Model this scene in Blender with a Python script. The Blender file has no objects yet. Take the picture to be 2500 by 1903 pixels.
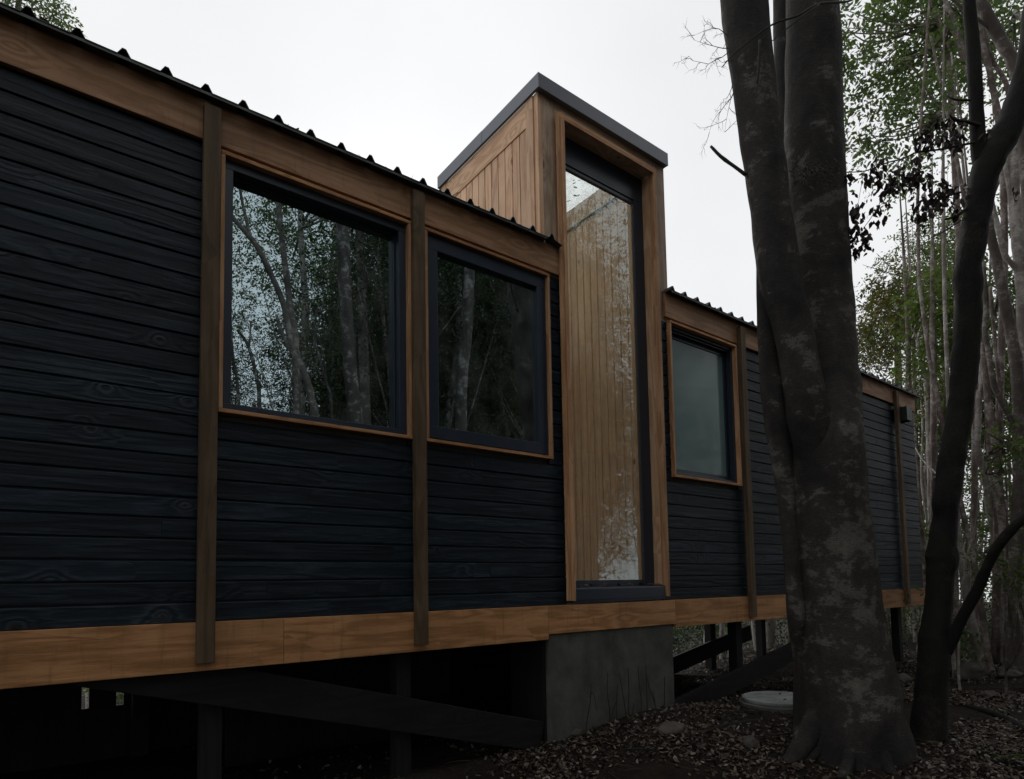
import bpy, math, random
import numpy as np
from mathutils import Vector, Matrix, noise

# ------------------------------------------------------------------ camera
scene = bpy.context.scene
COL = scene.collection
CAM = Vector((0.1038, -3.6116, 0.1708))
YAW, PITCH, ROLL, FPX, SHY = 0.65109, 0.06334, -0.017925, 1507.5, 378.56
_f = Vector((math.sin(YAW)*math.cos(PITCH), math.cos(YAW)*math.cos(PITCH), math.sin(PITCH)))
_r0 = Vector((math.cos(YAW), -math.sin(YAW), 0)); _u0 = _r0.cross(_f)
_r = _r0*math.cos(ROLL) + _u0*math.sin(ROLL)
_u = _u0*math.cos(ROLL) - _r0*math.sin(ROLL)
cd = bpy.data.cameras.new('camera'); cam = bpy.data.objects.new('camera', cd); COL.objects.link(cam)
cd.sensor_fit = 'HORIZONTAL'; cd.sensor_width = 36.0
cd.lens = 36.0*FPX/2500.0; cd.shift_y = SHY/2500.0
cd.clip_start = 0.05; cd.clip_end = 500
m = Matrix.Identity(4)
for i in range(3):
    m[i][0] = _r[i]; m[i][1] = _u[i]; m[i][2] = -_f[i]; m[i][3] = CAM[i]
cam.matrix_world = m
scene.camera = cam

def at(u, v, depth):
    """point of the place at a depth (m along the lens axis) on the line of sight of photo pixel u, v (2500 wide)"""
    d = _f + _r*((u-1250)/FPX) - _u*((v-951.5-SHY)/FPX)
    return CAM + d*depth
def mir(u, v, depth):
    """the same, for something seen mirrored in the glass of the front wall"""
    p = at(u, v, depth); return Vector((p.x, -p.y, p.z))

# ------------------------------------------------------------------ light
SUN_EL, SUN_AZ = math.radians(24), math.radians(28)       # low behind the cabin
w = bpy.data.worlds.new("World"); scene.world = w; w.use_nodes = True
nt = w.node_tree; nt.nodes.clear()
sky = nt.nodes.new('ShaderNodeTexSky'); sky.sky_type = 'NISHITA'; sky.sun_disc = False
sky.sun_elevation = SUN_EL; sky.sun_rotation = SUN_AZ
sky.air_density = 1.0; sky.dust_density = 3.0; sky.ozone_density = 1.0
hs = nt.nodes.new('ShaderNodeHueSaturation'); hs.inputs['Saturation'].default_value = 0.12
nt.links.new(sky.outputs[0], hs.inputs['Color'])
mx = nt.nodes.new('ShaderNodeMixRGB'); mx.inputs['Fac'].default_value = 0.93     # the overcast layer
mx.inputs['Color2'].default_value = (8.65, 8.8, 9.0, 1)
nt.links.new(hs.outputs[0], mx.inputs['Color1'])
tc = nt.nodes.new('ShaderNodeTexCoord'); cn = nt.nodes.new('ShaderNodeTexNoise')
cn.inputs['Scale'].default_value = 2.2; cn.inputs['Detail'].default_value = 5; cn.inputs['Roughness'].default_value = .5
cr = nt.nodes.new('ShaderNodeValToRGB'); cr.color_ramp.elements[0].position = .3; cr.color_ramp.elements[1].position = .7
cr.color_ramp.elements[0].color = (7.9, 8.05, 8.25, 1); cr.color_ramp.elements[1].color = (8.9, 9.0, 9.1, 1)
nt.links.new(tc.outputs['Generated'], cn.inputs['Vector']); nt.links.new(cn.outputs['Fac'], cr.inputs[0]); nt.links.new(cr.outputs[0], mx.inputs['Color2'])
bg = nt.nodes.new('ShaderNodeBackground'); bg.inputs['Strength'].default_value = 0.107
out = nt.nodes.new('ShaderNodeOutputWorld')
nt.links.new(mx.outputs[0], bg.inputs[0]); nt.links.new(bg.outputs[0], out.inputs[0])

sl = bpy.data.lights.new('sun', 'SUN'); sl.energy = 0.6; sl.angle = math.radians(12); sl.color = (1, .93, .82)
so = bpy.data.objects.new('sun', sl); COL.objects.link(so)
so.rotation_euler = Vector((-math.sin(SUN_AZ)*math.cos(SUN_EL), -math.cos(SUN_AZ)*math.cos(SUN_EL), -math.sin(SUN_EL))).to_track_quat('-Z', 'Y').to_euler()
vs = scene.view_settings
vs.view_transform = 'Standard'; vs.look = 'None'; vs.gamma = 1; vs.exposure = 0.0
try: vs.use_curve_mapping = False
except Exception: pass
scene.cycles.max_bounces = 10; scene.cycles.transparent_max_bounces = 16
scene.cycles.diffuse_bounces = 5; scene.cycles.glossy_bounces = 4

# ------------------------------------------------------------------ materials
def rgba(c): return (c[0], c[1], c[2], 1.0)
class G:
    """tiny node-graph builder"""
    def __init__(s, name):
        s.m = bpy.data.materials.new(name); s.m.use_nodes = True
        s.t = s.m.node_tree; s.t.nodes.clear()
        s.o = s.n('ShaderNodeOutputMaterial')
    def n(s, typ, **kw):
        x = s.t.nodes.new(typ)
        for k, v in kw.items(): setattr(x, k, v)
        return x
    def l(s, a, b): s.t.links.new(a, b)
    def put(s, sock, v):
        if v is None: return
        if isinstance(v, bpy.types.NodeSocket): s.l(v, sock)
        elif isinstance(v, (tuple, list)) and len(v) == 3 and sock.type == 'RGBA': sock.default_value = rgba(v)
        else: sock.default_value = v
    def obj(s): return s.n('ShaderNodeTexCoord').outputs['Object']
    def attr(s, name='rnd'): return s.n('ShaderNodeAttribute', attribute_name=name).outputs['Fac']
    def math(s, op, a, b=None, clamp=False):
        x = s.n('ShaderNodeMath', operation=op, use_clamp=clamp); s.put(x.inputs[0], a)
        if b is not None: s.put(x.inputs[1], b)
        return x.outputs[0]
    def vmath(s, op, a, b):
        x = s.n('ShaderNodeVectorMath', operation=op); s.put(x.inputs[0], a); s.put(x.inputs[1], b); return x.outputs[0]
    def comb(s, x, y, z):
        c = s.n('ShaderNodeCombineXYZ'); s.put(c.inputs[0], x); s.put(c.inputs[1], y); s.put(c.inputs[2], z); return c.outputs[0]
    def noise(s, vec, scale, detail=4, rough=.55, dist=0):
        x = s.n('ShaderNodeTexNoise'); s.put(x.inputs['Vector'], vec)
        x.inputs['Scale'].default_value = scale; x.inputs['Detail'].default_value = detail
        x.inputs['Roughness'].default_value = rough; x.inputs['Distortion'].default_value = dist
        return x.outputs['Fac']
    def voro(s, vec, scale, feature='F1'):
        x = s.n('ShaderNodeTexVoronoi', feature=feature); s.put(x.inputs['Vector'], vec); x.inputs['Scale'].default_value = scale
        return x
    def ramp(s, fac, stops, interp='LINEAR'):
        x = s.n('ShaderNodeValToRGB'); s.put(x.inputs[0], fac); e = x.color_ramp; e.interpolation = interp
        while len(e.elements) < len(stops): e.elements.new(.5)
        for el, (p, c) in zip(e.elements, stops):
            el.position = p; el.color = rgba(c) if isinstance(c, (tuple, list)) else (c, c, c, 1)
        return x.outputs[0]
    def mix(s, fac, a, b, mode='MIX'):
        x = s.n('ShaderNodeMixRGB', blend_type=mode); s.put(x.inputs[0], fac); s.put(x.inputs[1], a); s.put(x.inputs[2], b); return x.outputs[0]
    def bump(s, h, strength=.3, dist=.01):
        x = s.n('ShaderNodeBump'); s.put(x.inputs['Height'], h); x.inputs['Strength'].default_value = strength; x.inputs['Distance'].default_value = dist
        return x.outputs[0]
    def pbr(s, col, rough=.5, bump=None, metal=0, spec=.5, link=True):
        x = s.n('ShaderNodeBsdfPrincipled'); s.put(x.inputs['Base Color'], col); s.put(x.inputs['Roughness'], rough)
        s.put(x.inputs['Metallic'], metal); s.put(x.inputs['Specular IOR Level'], spec)
        if bump is not None: s.l(bump, x.inputs['Normal'])
        if link: s.l(x.outputs[0], s.o.inputs[0])
        return x.outputs[0]

def wood(name, axis, cols, rough=.55, knots=1.0, grime=.5, spec=.3, tone=.35):
    """boards along world axis 'x','y' or 'z'; attribute rnd differs from board to board"""
    g = G(name); o = g.obj(); r = g.attr()
    off = g.comb(g.math('MULTIPLY', r, 37.1), g.math('MULTIPLY', r, 61.7), g.math('MULTIPLY', r, 23.3))
    p = g.vmath('ADD', o, off)
    k = {'x': (.06, 1, 1), 'y': (1, .06, 1), 'z': (1, 1, .06)}[axis]
    s = g.vmath('MULTIPLY', p, k)
    kn = {'x': (.5, 1, 1), 'y': (1, .5, 1), 'z': (1, 1, .5)}[axis]
    v = g.voro(g.vmath('MULTIPLY', p, kn), 4.2)
    sel = g.n('ShaderNodeSeparateColor'); g.l(v.outputs['Color'], sel.inputs[0])
    has = g.math('GREATER_THAN', sel.outputs[0], .52)
    kd = g.math('ADD', v.outputs['Distance'], g.math('MULTIPLY', g.math('SUBTRACT', 1.0, has), 5.0))
    pull = g.math('DIVIDE', .012, g.math('ADD', g.math('MULTIPLY', kd, kd), .03))
    warp = g.noise(s, 9, 3, .5)
    ring = g.math('ADD', g.math('MULTIPLY', warp, 5.0), g.math('MULTIPLY', pull, 9.0))
    ring = g.math('SINE', g.math('MULTIPLY', ring, 6.0))
    fib = g.noise(g.vmath('MULTIPLY', s, (1, 1, 1)), 190, 3, .7)
    fac = g.math('ADD', g.math('MULTIPLY', ring, .20), g.math('MULTIPLY', fib, .85), True)
    col = g.ramp(fac, [(.12, cols[0]), (.5, cols[1]), (.85, cols[2])])
    knot = g.ramp(kd, [(.05*knots, 1.0), (.11*knots+.001, 0.0)])
    col = g.mix(g.math('MULTIPLY', knot, .85), col, (cols[0][0]*.28, cols[0][1]*.22, cols[0][2]*.2))
    blot = g.noise(p, 2.3, 4, .6)
    col = g.mix(g.math('MULTIPLY', g.ramp(blot, [(.42, 0.0), (.72, 1.0)]), grime), col, (cols[0][0]*.5, cols[0][1]*.5, cols[0][2]*.52))
    st = {'x': (14, 14, 1.2), 'y': (14, 14, 1.2), 'z': (16, 16, 1.0)}[axis]
    streak = g.noise(g.vmath('MULTIPLY', p, st), 2.0, 3, .6)
    col = g.mix(g.math('MULTIPLY', g.ramp(streak, [(.58, 0.0), (.72, 1.0)]), grime*.8), col, (cols[0][0]*.45, cols[0][1]*.42, cols[0][2]*.4))
    tn = g.math('ADD', 1.0-tone*.5, g.math('MULTIPLY', r, tone))
    col = g.mix(1.0, col, g.comb(tn, tn, tn), 'MULTIPLY')
    h = g.math('ADD', g.math('MULTIPLY', fib, .6), g.math('MULTIPLY', ring, .2))
    g.pbr(col, g.math('ADD', rough-.1, g.math('MULTIPLY', fib, .25)), g.bump(h, .35, .004), 0, spec)
    return g.m

PINE = [(.36, .168, .068), (.58, .295, .130), (.70, .405, .205)]
PALE = [(.54, .31, .17), (.72, .46, .28), (.82, .58, .40)]
GREYP = [(.36, .25, .175), (.53, .39, .28), (.62, .48, .36)]
OLIVE = [(.095, .060, .033), (.145, .098, .056), (.19, .132, .078)]
M = {}
M['beam'] = wood('pine_beam', 'x', [(.31, .142, .056), (.51, .252, .108), (.62, .345, .165)], knots=1.35, grime=.38)
M['top_beam'] = wood('weathered_pine_beam', 'x', [(.29, .150, .075), (.445, .245, .135), (.53, .325, .19)], knots=.45, grime=.35, tone=.25)
M['post'] = wood('treated_post', 'z', OLIVE, knots=.5, grime=.5, rough=.65)
M['casing_x'] = wood('pine_casing_level', 'x', PINE, knots=.6, grime=.45)
M['casing_z'] = wood('pine_casing_upright', 'z', [(.40, .20, .098), (.60, .335, .175), (.70, .43, .25)], knots=.8, grime=.3)
M['reveal'] = wood('pine_reveal', 'z', PALE, knots=.9, grime=.2)
M['tower_z'] = wood('pine_tower_board', 'z', [(.54, .31, .175), (.77, .48, .295), (.85, .60, .41)], knots=.8, grime=.25, tone=.4)
M['tower_x'] = wood('pine_tower_rail', 'y', [(.56, .32, .175), (.77, .48, .29), (.83, .58, .39)], knots=.5, grime=.15)
M['column'] = wood('grey_pine_column', 'z', GREYP, knots=.8, grime=.6)
M['column_x'] = wood('grey_pine_head', 'x', GREYP, knots=.6, grime=.4)
M['inner'] = wood('inner_pine_board', 'z', [(.55, .37, .21), (.66, .47, .285), (.74, .55, .36)], knots=.8, grime=.10, tone=.16)
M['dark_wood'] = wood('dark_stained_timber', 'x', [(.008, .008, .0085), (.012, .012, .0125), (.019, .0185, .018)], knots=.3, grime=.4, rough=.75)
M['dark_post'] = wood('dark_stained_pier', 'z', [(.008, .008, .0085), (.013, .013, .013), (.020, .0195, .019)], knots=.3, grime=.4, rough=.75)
M['dull'] = wood('inside_lining', 'x', [(.05, .045, .04), (.07, .065, .06), (.09, .085, .08)], knots=0.0, grime=.2)

def siding_mat():
    g = G('charred_black_boards'); o = g.obj(); r = g.attr()
    off = g.comb(g.math('MULTIPLY', r, 97.1), g.math('MULTIPLY', r, 31.7), g.math('MULTIPLY', r, 13.3))
    p = g.vmath('ADD', o, off)
    s = g.vmath('MULTIPLY', p, (.07, 1, 1))
    v = g.voro(g.vmath('MULTIPLY', p, (.75, 1, 1)), 4.6)
    sel = g.n('ShaderNodeSeparateColor'); g.l(v.outputs['Color'], sel.inputs[0])
    kd = g.math('ADD', v.outputs['Distance'], g.math('MULTIPLY', g.math('LESS_THAN', sel.outputs[0], .66), 5.0))
    pull = g.math('DIVIDE', .012, g.math('ADD', g.math('MULTIPLY', kd, kd), .03))
    ring = g.math('SINE', g.math('MULTIPLY', g.math('ADD', g.math('MULTIPLY', g.noise(s, 8, 3), 6), g.math('MULTIPLY', pull, 8)), 6.0))
    fib = g.noise(s, 170, 3, .7)
    blot = g.noise(g.vmath('MULTIPLY', p, (.5, 1, 1)), 3.0, 4, .6)
    fac = g.math('ADD', g.math('ADD', g.math('MULTIPLY', ring, .08), g.math('MULTIPLY', fib, .45)), g.math('MULTIPLY', blot, .45))
    col = g.ramp(fac, [(.25, (.0034, .0072, .0125)), (.5, (.0105, .0185, .0285)), (.72, (.046, .064, .080))])
    knot = g.ramp(kd, [(.045, 1.0), (.07, 0.0)])
    col = g.mix(knot, col, (.006, .007, .009))
    halo = g.ramp(kd, [(.06, 0.0), (.085, 1.0), (.15, 0.0)])
    col = g.mix(g.math('MULTIPLY', halo, .22), col, (.085, .09, .095))
    tn = g.math('ADD', .72, g.math('MULTIPLY', r, .6))
    col = g.mix(1.0, col, g.comb(tn, tn, tn), 'MULTIPLY')
    h = g.math('ADD', g.math('MULTIPLY', fib, .7), g.math('MULTIPLY', ring, .3))
    g.pbr(col, g.math('ADD', .36, g.math('MULTIPLY', fib, .3)), g.bump(h, .6, .005), 0, .27)
    return g.m
M['siding'] = siding_mat()

def plain(name, c, rough=.5, metal=0, spec=.5, var=.25, scale=6, bump=.0):
    g = G(name); o = g.obj(); n = g.noise(o, scale, 5, .6)
    col = g.mix(n, tuple(x*(1-var) for x in c), tuple(x*(1+var) for x in c))
    g.pbr(col, g.math('ADD', rough-.08, g.math('MULTIPLY', n, .16)), g.bump(g.noise(o, scale*9, 4), bump, .004) if bump else None, metal, spec)
    return g.m
M['roof'] = plain('dark_roof_sheet', (.075, .085, .085), .5, .3, .5, .3, 5)
M['flashing'] = plain('slate_metal_flashing', (.14, .15, .172), .42, .35, .5, .25, 3)
M['frame'] = plain('anthracite_window_frame', (.020, .030, .050), .38, 0, .5, .12, 4)
M['strip'] = plain('grey_metal_strip', (.14, .15, .155), .4, .6, .5, .15, 8)
M['vent'] = plain('black_vent_hood', (.010, .016, .017), .4, 0, .5, .2, 6)
M['screw'] = plain('steel_screw', (.3, .3, .3), .35, .9)
M['ceiling'] = plain('pale_ceiling', (.34, .33, .30), .8)
M['rod'] = plain('grey_green_rod', (.16, .19, .16), .35, 0, .5)

def glass(name, refl, tint, wave):
    g = G(name)
    fr = g.n('ShaderNodeFresnel'); fr.inputs['IOR'].default_value = 1.5
    fac = g.math('ADD', g.math('MULTIPLY', fr.outputs[0], 1.7), refl, True)
    fac = g.math('MULTIPLY', fac, g.math('SUBTRACT', 1.0, g.n('ShaderNodeNewGeometry').outputs['Backfacing']))     # one reflecting face per pane
    tr = g.n('ShaderNodeBsdfTransparent'); tr.inputs[0].default_value = rgba(tint)
    gl = g.n('ShaderNodeBsdfGlossy'); gl.inputs['Roughness'].default_value = 0.0; gl.inputs[0].default_value = (.74, .93, 1.0, 1)
    # slow waviness of real panes
    nrm = g.bump(g.noise(g.obj(), 2.5, 1, .4), wave, .02); g.l(nrm, gl.inputs['Normal'])
    ms = g.n('ShaderNodeMixShader'); g.l(fac, ms.inputs[0]); g.l(tr.outputs[0], ms.inputs[1]); g.l(gl.outputs[0], ms.inputs[2])
    dust = g.n('ShaderNodeBsdfDiffuse'); dust.inputs[0].default_value = (.5, .52, .5, 1)
    dm = g.n('ShaderNodeMixShader'); g.l(g.math('MULTIPLY', g.ramp(g.noise(g.obj(), 3.2, 6, .7), [(.42, 0.0), (.75, 1.0)]), .10), dm.inputs[0])
    g.l(ms.outputs[0], dm.inputs[1]); g.l(dust.outputs[0], dm.inputs[2])
    g.l(dm.outputs[0], g.o.inputs[0]); return g.m
M['glass'] = glass('window_glass', .41, (.62, .68, .68), .006)
M['tower_glass'] = glass('tower_glass', .06, (.955, .965, .945), .003)
M['sky_glass'] = glass('skylight_glass', .0, (.985, .99, .988), .0)
def frosted():
    g = G('frosted_glass'); o = g.obj(); n = g.noise(o, 1.6, 3)
    col = g.mix(n, (.145, .24, .24), (.18, .28, .28))
    sp = g.voro(o, 26); col = g.mix(g.ramp(sp.outputs['Distance'], [(.02, .5), (.05, 0.0)]), col, (.45, .5, .5))
    g.pbr(col, .07, None, 0, .28); return g.m
M['frosted'] = frosted()

def concrete(name, c):
    g = G(name); o = g.obj(); n = g.noise(o, 3.5, 6, .62); n2 = g.noise(o, 40, 3, .6)
    col = g.ramp(n, [(.3, tuple(x*.55 for x in c)), (.55, c), (.75, tuple(x*1.4 for x in c))])
    col = g.mix(g.ramp(g.voro(o, 14).outputs['Distance'], [(.06, .7), (.10, 0.0)]), col, tuple(x*.3 for x in c))
    col = g.mix(g.math('MULTIPLY', g.ramp(g.noise(g.vmath('MULTIPLY', o, (6, 6, .7)), 1.4, 4), [(.5, 0.0), (.7, 1.0)]), .5), col, tuple(x*.45 for x in c))
    g.pbr(col, .85, g.bump(g.math('ADD', n2, n), .5, .01), 0, .2); return g.m
M['concrete'] = concrete('old_concrete', (.115, .118, .105))
M['lid'] = concrete('pale_concrete_lid', (.29, .30, .30))

def bark(name, dark, mid, pale, patch=.5, scale=1.0, moss=None, ridged=False):
    g = G(name); o = g.obj()
    big = g.noise(g.vmath('MULTIPLY', o, (1, 1, .6)), 2.6*scale, 4, .6, .3)
    pat = g.noise(g.vmath('ADD', g.vmath('MULTIPLY', o, (1, 1, 1.6)), (3.7, 1.9, 8.1)), 5.2*scale, 13, .74, .15)
    fine = g.noise(g.vmath('MULTIPLY', o, (1, 1, .22) if ridged else (1, 1, 4.5)), (55 if ridged else 34)*scale, 8, .78)
    grit = g.noise(o, 150*scale, 3, .75)
    col = g.mix(g.ramp(g.math('ADD', g.math('MULTIPLY', big, .7), g.math('MULTIPLY', pat, .3)), [(.40, 0.0), (.60, 1.0)]), dark, mid)
    pm = g.math('ADD', g.math('MULTIPLY', big, .42), g.math('MULTIPLY', pat, .58))
    col = g.mix(g.math('MULTIPLY', g.ramp(pm, [(.572-.05*patch, 0.0), (.590-.05*patch, .6), (.66-.05*patch, 1.0)]), .85), col, pale)
    tex = g.math('ADD', g.math('MULTIPLY', fine, .6), g.math('MULTIPLY', grit, .4))
    col = g.mix(g.math('MULTIPLY', g.ramp(tex, [(.42, 1.0), (.52, 0.0)]), .62), col, tuple(x*.45 for x in dark))
    col = g.mix(g.math('MULTIPLY', g.ramp(tex, [(.56, 0.0), (.68, 1.0)]), .16), col, tuple(min(1, x*1.5) for x in pale))
    if moss:
        col = g.mix(g.math('MULTIPLY', g.ramp(g.noise(o, 1.7*scale, 4), [(.5, 0.0), (.65, 1.0)]), .6), col, moss)
    g.pbr(col, .8, g.bump(g.math('ADD', tex, g.math('MULTIPLY', pat, .9)), .9, .022), 0, .25); return g.m
M['bark_big'] = bark('lichen_grey_bark', (.030, .027, .027), (.088, .078, .069), (.225, .21, .185), .72)
M['bark_dark'] = bark('dark_furrowed_bark', (.014, .0125, .012), (.028, .024, .022), (.06, .053, .047), .2, 1.2, (.02, .024, .014), True)
M['bark_red'] = bark('reddish_bark', (.17, .13, .12), (.38, .31, .285), (.62, .575, .54), .95, 2.5)
M['bark_pale'] = bark('pale_bark', (.27, .235, .21), (.50, .455, .42), (.70, .67, .63), 1.1, 2.2)
M['bark_grey'] = bark('grey_brown_bark', (.10, .083, .075), (.21, .178, .162), (.45, .42, .39), .85, 1.6)
M['bark_banded'] = bark('banded_grey_bark', (.055, .046, .043), (.13, .115, .108), (.42, .40, .38), .9, 2.0)
M['stick'] = plain('bare_stick', (.035, .028, .022), .8)

def leafmat(name, stops, trans=.4, rough=.45):
    g = G(name); r = g.attr(); o = g.obj()
    f = g.math('ADD', g.math('MULTIPLY', r, .75), g.math('MULTIPLY', g.noise(o, .9, 2), .35))
    col = g.ramp(f, stops)
    a = g.pbr(col, rough, None, 0, .35, link=False)
    t = g.n('ShaderNodeBsdfTranslucent'); g.l(g.mix(1.0, col, (1.5, 1.6, .8), 'MULTIPLY'), t.inputs[0])
    ms = g.n('ShaderNodeMixShader'); ms.inputs[0].default_value = trans
    g.l(a, ms.inputs[1]); g.l(t.outputs[0], ms.inputs[2]); g.l(ms.outputs[0], g.o.inputs[0]); return g.m
M['leaf'] = leafmat('green_leaves', [(.1, (.038, .060, .032)), (.4, (.068, .105, .050)), (.7, (.10, .14, .062)), (.95, (.14, .16, .075))])
M['leaf_bright'] = leafmat('fresh_green_leaves', [(.1, (.05, .08, .028)), (.6, (.08, .12, .04)), (.95, (.125, .15, .05))], .5)
M['leaf_olive'] = leafmat('olive_brown_leaves', [(.1, (.035, .045, .022)), (.45, (.06, .07, .03)), (.75, (.10, .085, .035)), (.97, (.24, .13, .035))], .45)
M['leaf_dark'] = leafmat('dark_evergreen_leaves', [(.1, (.014, .026, .018)), (.5, (.025, .045, .024)), (.95, (.045, .07, .03))], .25)
M['leaf_dry'] = leafmat('withered_leaves', [(.1, (.018, .013, .012)), (.6, (.030, .020, .018)), (.95, (.05, .033, .026))], .06, .7)
def litter_mat():
    g = G('fallen_leaves'); r = g.attr(); o = g.obj()
    col = g.ramp(r, [(0, (.022, .015, .011)), (.35, (.055, .037, .026)), (.65, (.105, .072, .052)), (.84, (.18, .14, .112)), (.95, (.31, .27, .235)), (.99, (.13, .13, .05)), (1, (.19, .20, .07))])
    col = g.mix(g.math('MULTIPLY', g.noise(o, 60, 2), .4), col, (.03, .022, .018))
    g.pbr(col, .6, None, 0, .35); return g.m
M['litter'] = litter_mat()
def soil_mat():
    g = G('forest_soil'); o = g.obj()
    n = g.noise(o, 5, 6, .65); n2 = g.noise(o, 34, 5, .7)
    col = g.ramp(g.math('ADD', g.math('MULTIPLY', n, .5), g.math('MULTIPLY', n2, .5)), [(.3, (.010, .0075, .006)), (.55, (.026, .019, .015)), (.75, (.055, .041, .032))])
    g.pbr(col, .95, g.bump(g.math('ADD', n2, n), .9, .04), 0, .15); return g.m
M['soil'] = soil_mat()
M['stone'] = concrete('mossy_stone', (.10, .088, .078))

# ------------------------------------------------------------------ mesh helpers
RNG = random.Random(11)
class MB:
    def __init__(s): s.v = []; s.f = []; s.r = []; s.smooth = False
    def add(s, vs, fs, r=None):
        b = len(s.v); s.v += [tuple(p) for p in vs]; s.f += [tuple(i+b for i in q) for q in fs]
        s.r += [RNG.random() if r is None else r]*len(vs)
    def box(s, x0, x1, y0, y1, z0, z1, r=None):
        vs = [(x, y, z) for x in (x0, x1) for y in (y0, y1) for z in (z0, z1)]
        s.add(vs, [(0, 1, 3, 2), (4, 6, 7, 5), (0, 4, 5, 1), (2, 3, 7, 6), (0, 2, 6, 4), (1, 5, 7, 3)], r); return s
    def prism(s, prof, x0, x1, axis='x', r=None):
        """extrude a closed profile of 2-D points; axis x: profile is (y, z); axis y: profile is (x, z)"""
        n = len(prof); P = lambda q, t: (t, q[0], q[1]) if axis == 'x' else ((q[0], t, q[1]) if axis == 'y' else (q[0], q[1], t))
        vs = [P(q, x0) for q in prof] + [P(q, x1) for q in prof]
        fs = [(i, (i+1) % n, (i+1) % n+n, i+n) for i in range(n)] + [tuple(range(n))[::-1], tuple(range(n, 2*n))]
        s.add(vs, fs, r); return s
    def tube(s, path, seg=10, sub=4, wob=0.0, wsc=3.0, seed=0, flat=1.0, rough=0.0):
        """path: [(Vector, radius)]; smooth tapering limb"""
        pts = []
        n = len(path)
        for i in range(n-1):
            p0 = path[max(i-1, 0)]; p1 = path[i]; p2 = path[i+1]; p3 = path[min(i+2, n-1)]
            for k in range(sub):
                t = k/sub; t2 = t*t; t3 = t2*t
                q = 0.5*((2*p1[0]) + (p2[0]-p0[0])*t + (2*p0[0]-5*p1[0]+4*p2[0]-p3[0])*t2 + (3*p1[0]-p0[0]-3*p2[0]+p3[0])*t3)
                pts.append((q, p1[1]*(1-t)+p2[1]*t))
        pts.append(path[-1])
        d0 = (pts[1][0]-pts[0][0]).normalized()
        ref = Vector((1, 0, 0)) if abs(d0.x) < .8 else Vector((0, 1, 0))
        vs = []; fs = []; m_ = len(pts)
        for i, (q, r) in enumerate(pts):
            d = (pts[min(i+1, m_-1)][0]-pts[max(i-1, 0)][0]).normalized()
            a = (ref - d*ref.dot(d)).normalized(); b = d.cross(a); ref = a
            for k in range(seg):
                th = 2*math.pi*k/seg
                e = a*math.cos(th)*flat + b*math.sin(th)
                rr = r
                if wob: rr *= 1 + wob*noise.noise((q+e*r)*wsc + Vector((seed*7.3, seed*3.1, 0)))
                if rough: rr += rough*noise.noise((q+e*r)*Vector((17, 17, 9)).x + Vector((0, 0, seed)))
                vs.append(q+e*rr)
        for i in range(m_-1):
            for k in range(seg):
                k2 = (k+1) % seg
                fs.append((i*seg+k, i*seg+k2, (i+1)*seg+k2, (i+1)*seg+k))
        fs.append(tuple(range(seg))[::-1]); fs.append(tuple(range((m_-1)*seg, m_*seg)))
        s.add(vs, fs); s.smooth = True; return s
    def build(s, name, mat, parent=None, bevel=0.0, smooth=None):
        me = bpy.data.meshes.new(name); me.from_pydata(s.v, [], s.f); me.update()
        a = me.attributes.new('rnd', 'FLOAT', 'POINT'); a.data.foreach_set('value', s.r)
        me.materials.append(mat)
        if s.smooth if smooth is None else smooth: me.polygons.foreach_set('use_smooth', [True]*len(me.polygons))
        o = bpy.data.objects.new(name, me); COL.objects.link(o)
        if parent is not None:
            o.parent = parent; o.matrix_parent_inverse = base_inv(parent)
        if bevel:
            b = o.modifiers.new('bevel', 'BEVEL'); b.width = bevel; b.segments = 2; b.limit_method = 'ANGLE'
        return o
def base_inv(o):
    """inverse of the world matrix of a thing (walks up unevaluated parents)"""
    mm = o.matrix_basis.copy()
    return mm.inverted() if o.parent is None else Matrix.Identity(4)
def tag(o, label=None, cat=None, group=None, kind=None):
    if label: o['label'] = label
    if cat: o['category'] = cat
    if group: o['group'] = group
    if kind: o['kind'] = kind
    return o
def thing(name, label, cat, loc, group=None):
    o = bpy.data.objects.new(name, None); o.empty_display_size = .2; COL.objects.link(o); o.location = loc
    return tag(o, label, cat, group)

def quads(name, V, rnd, mat, parent=None, per=4, inv=True):
    """V: (n, per, 3) array of faces with their own corners"""
    n = V.shape[0]; me = bpy.data.meshes.new(name)
    me.vertices.add(n*per); me.vertices.foreach_set('co', V.reshape(-1).astype(np.float32))
    me.loops.add(n*per); me.loops.foreach_set('vertex_index', np.arange(n*per, dtype=np.int32))
    me.polygons.add(n); me.polygons.foreach_set('loop_start', np.arange(0, n*per, per, dtype=np.int32))
    me.update(calc_edges=True)
    a = me.attributes.new('rnd', 'FLOAT', 'POINT'); a.data.foreach_set('value', np.repeat(rnd, per).astype(np.float32))
    me.materials.append(mat)
    o = bpy.data.objects.new(name, me); COL.objects.link(o)
    if parent is not None:
        o.parent = parent
        if inv: o.matrix_parent_inverse = base_inv(parent)
    return o
def unit(a): return a/np.maximum(np.linalg.norm(a, axis=-1, keepdims=True), 1e-9)
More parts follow.
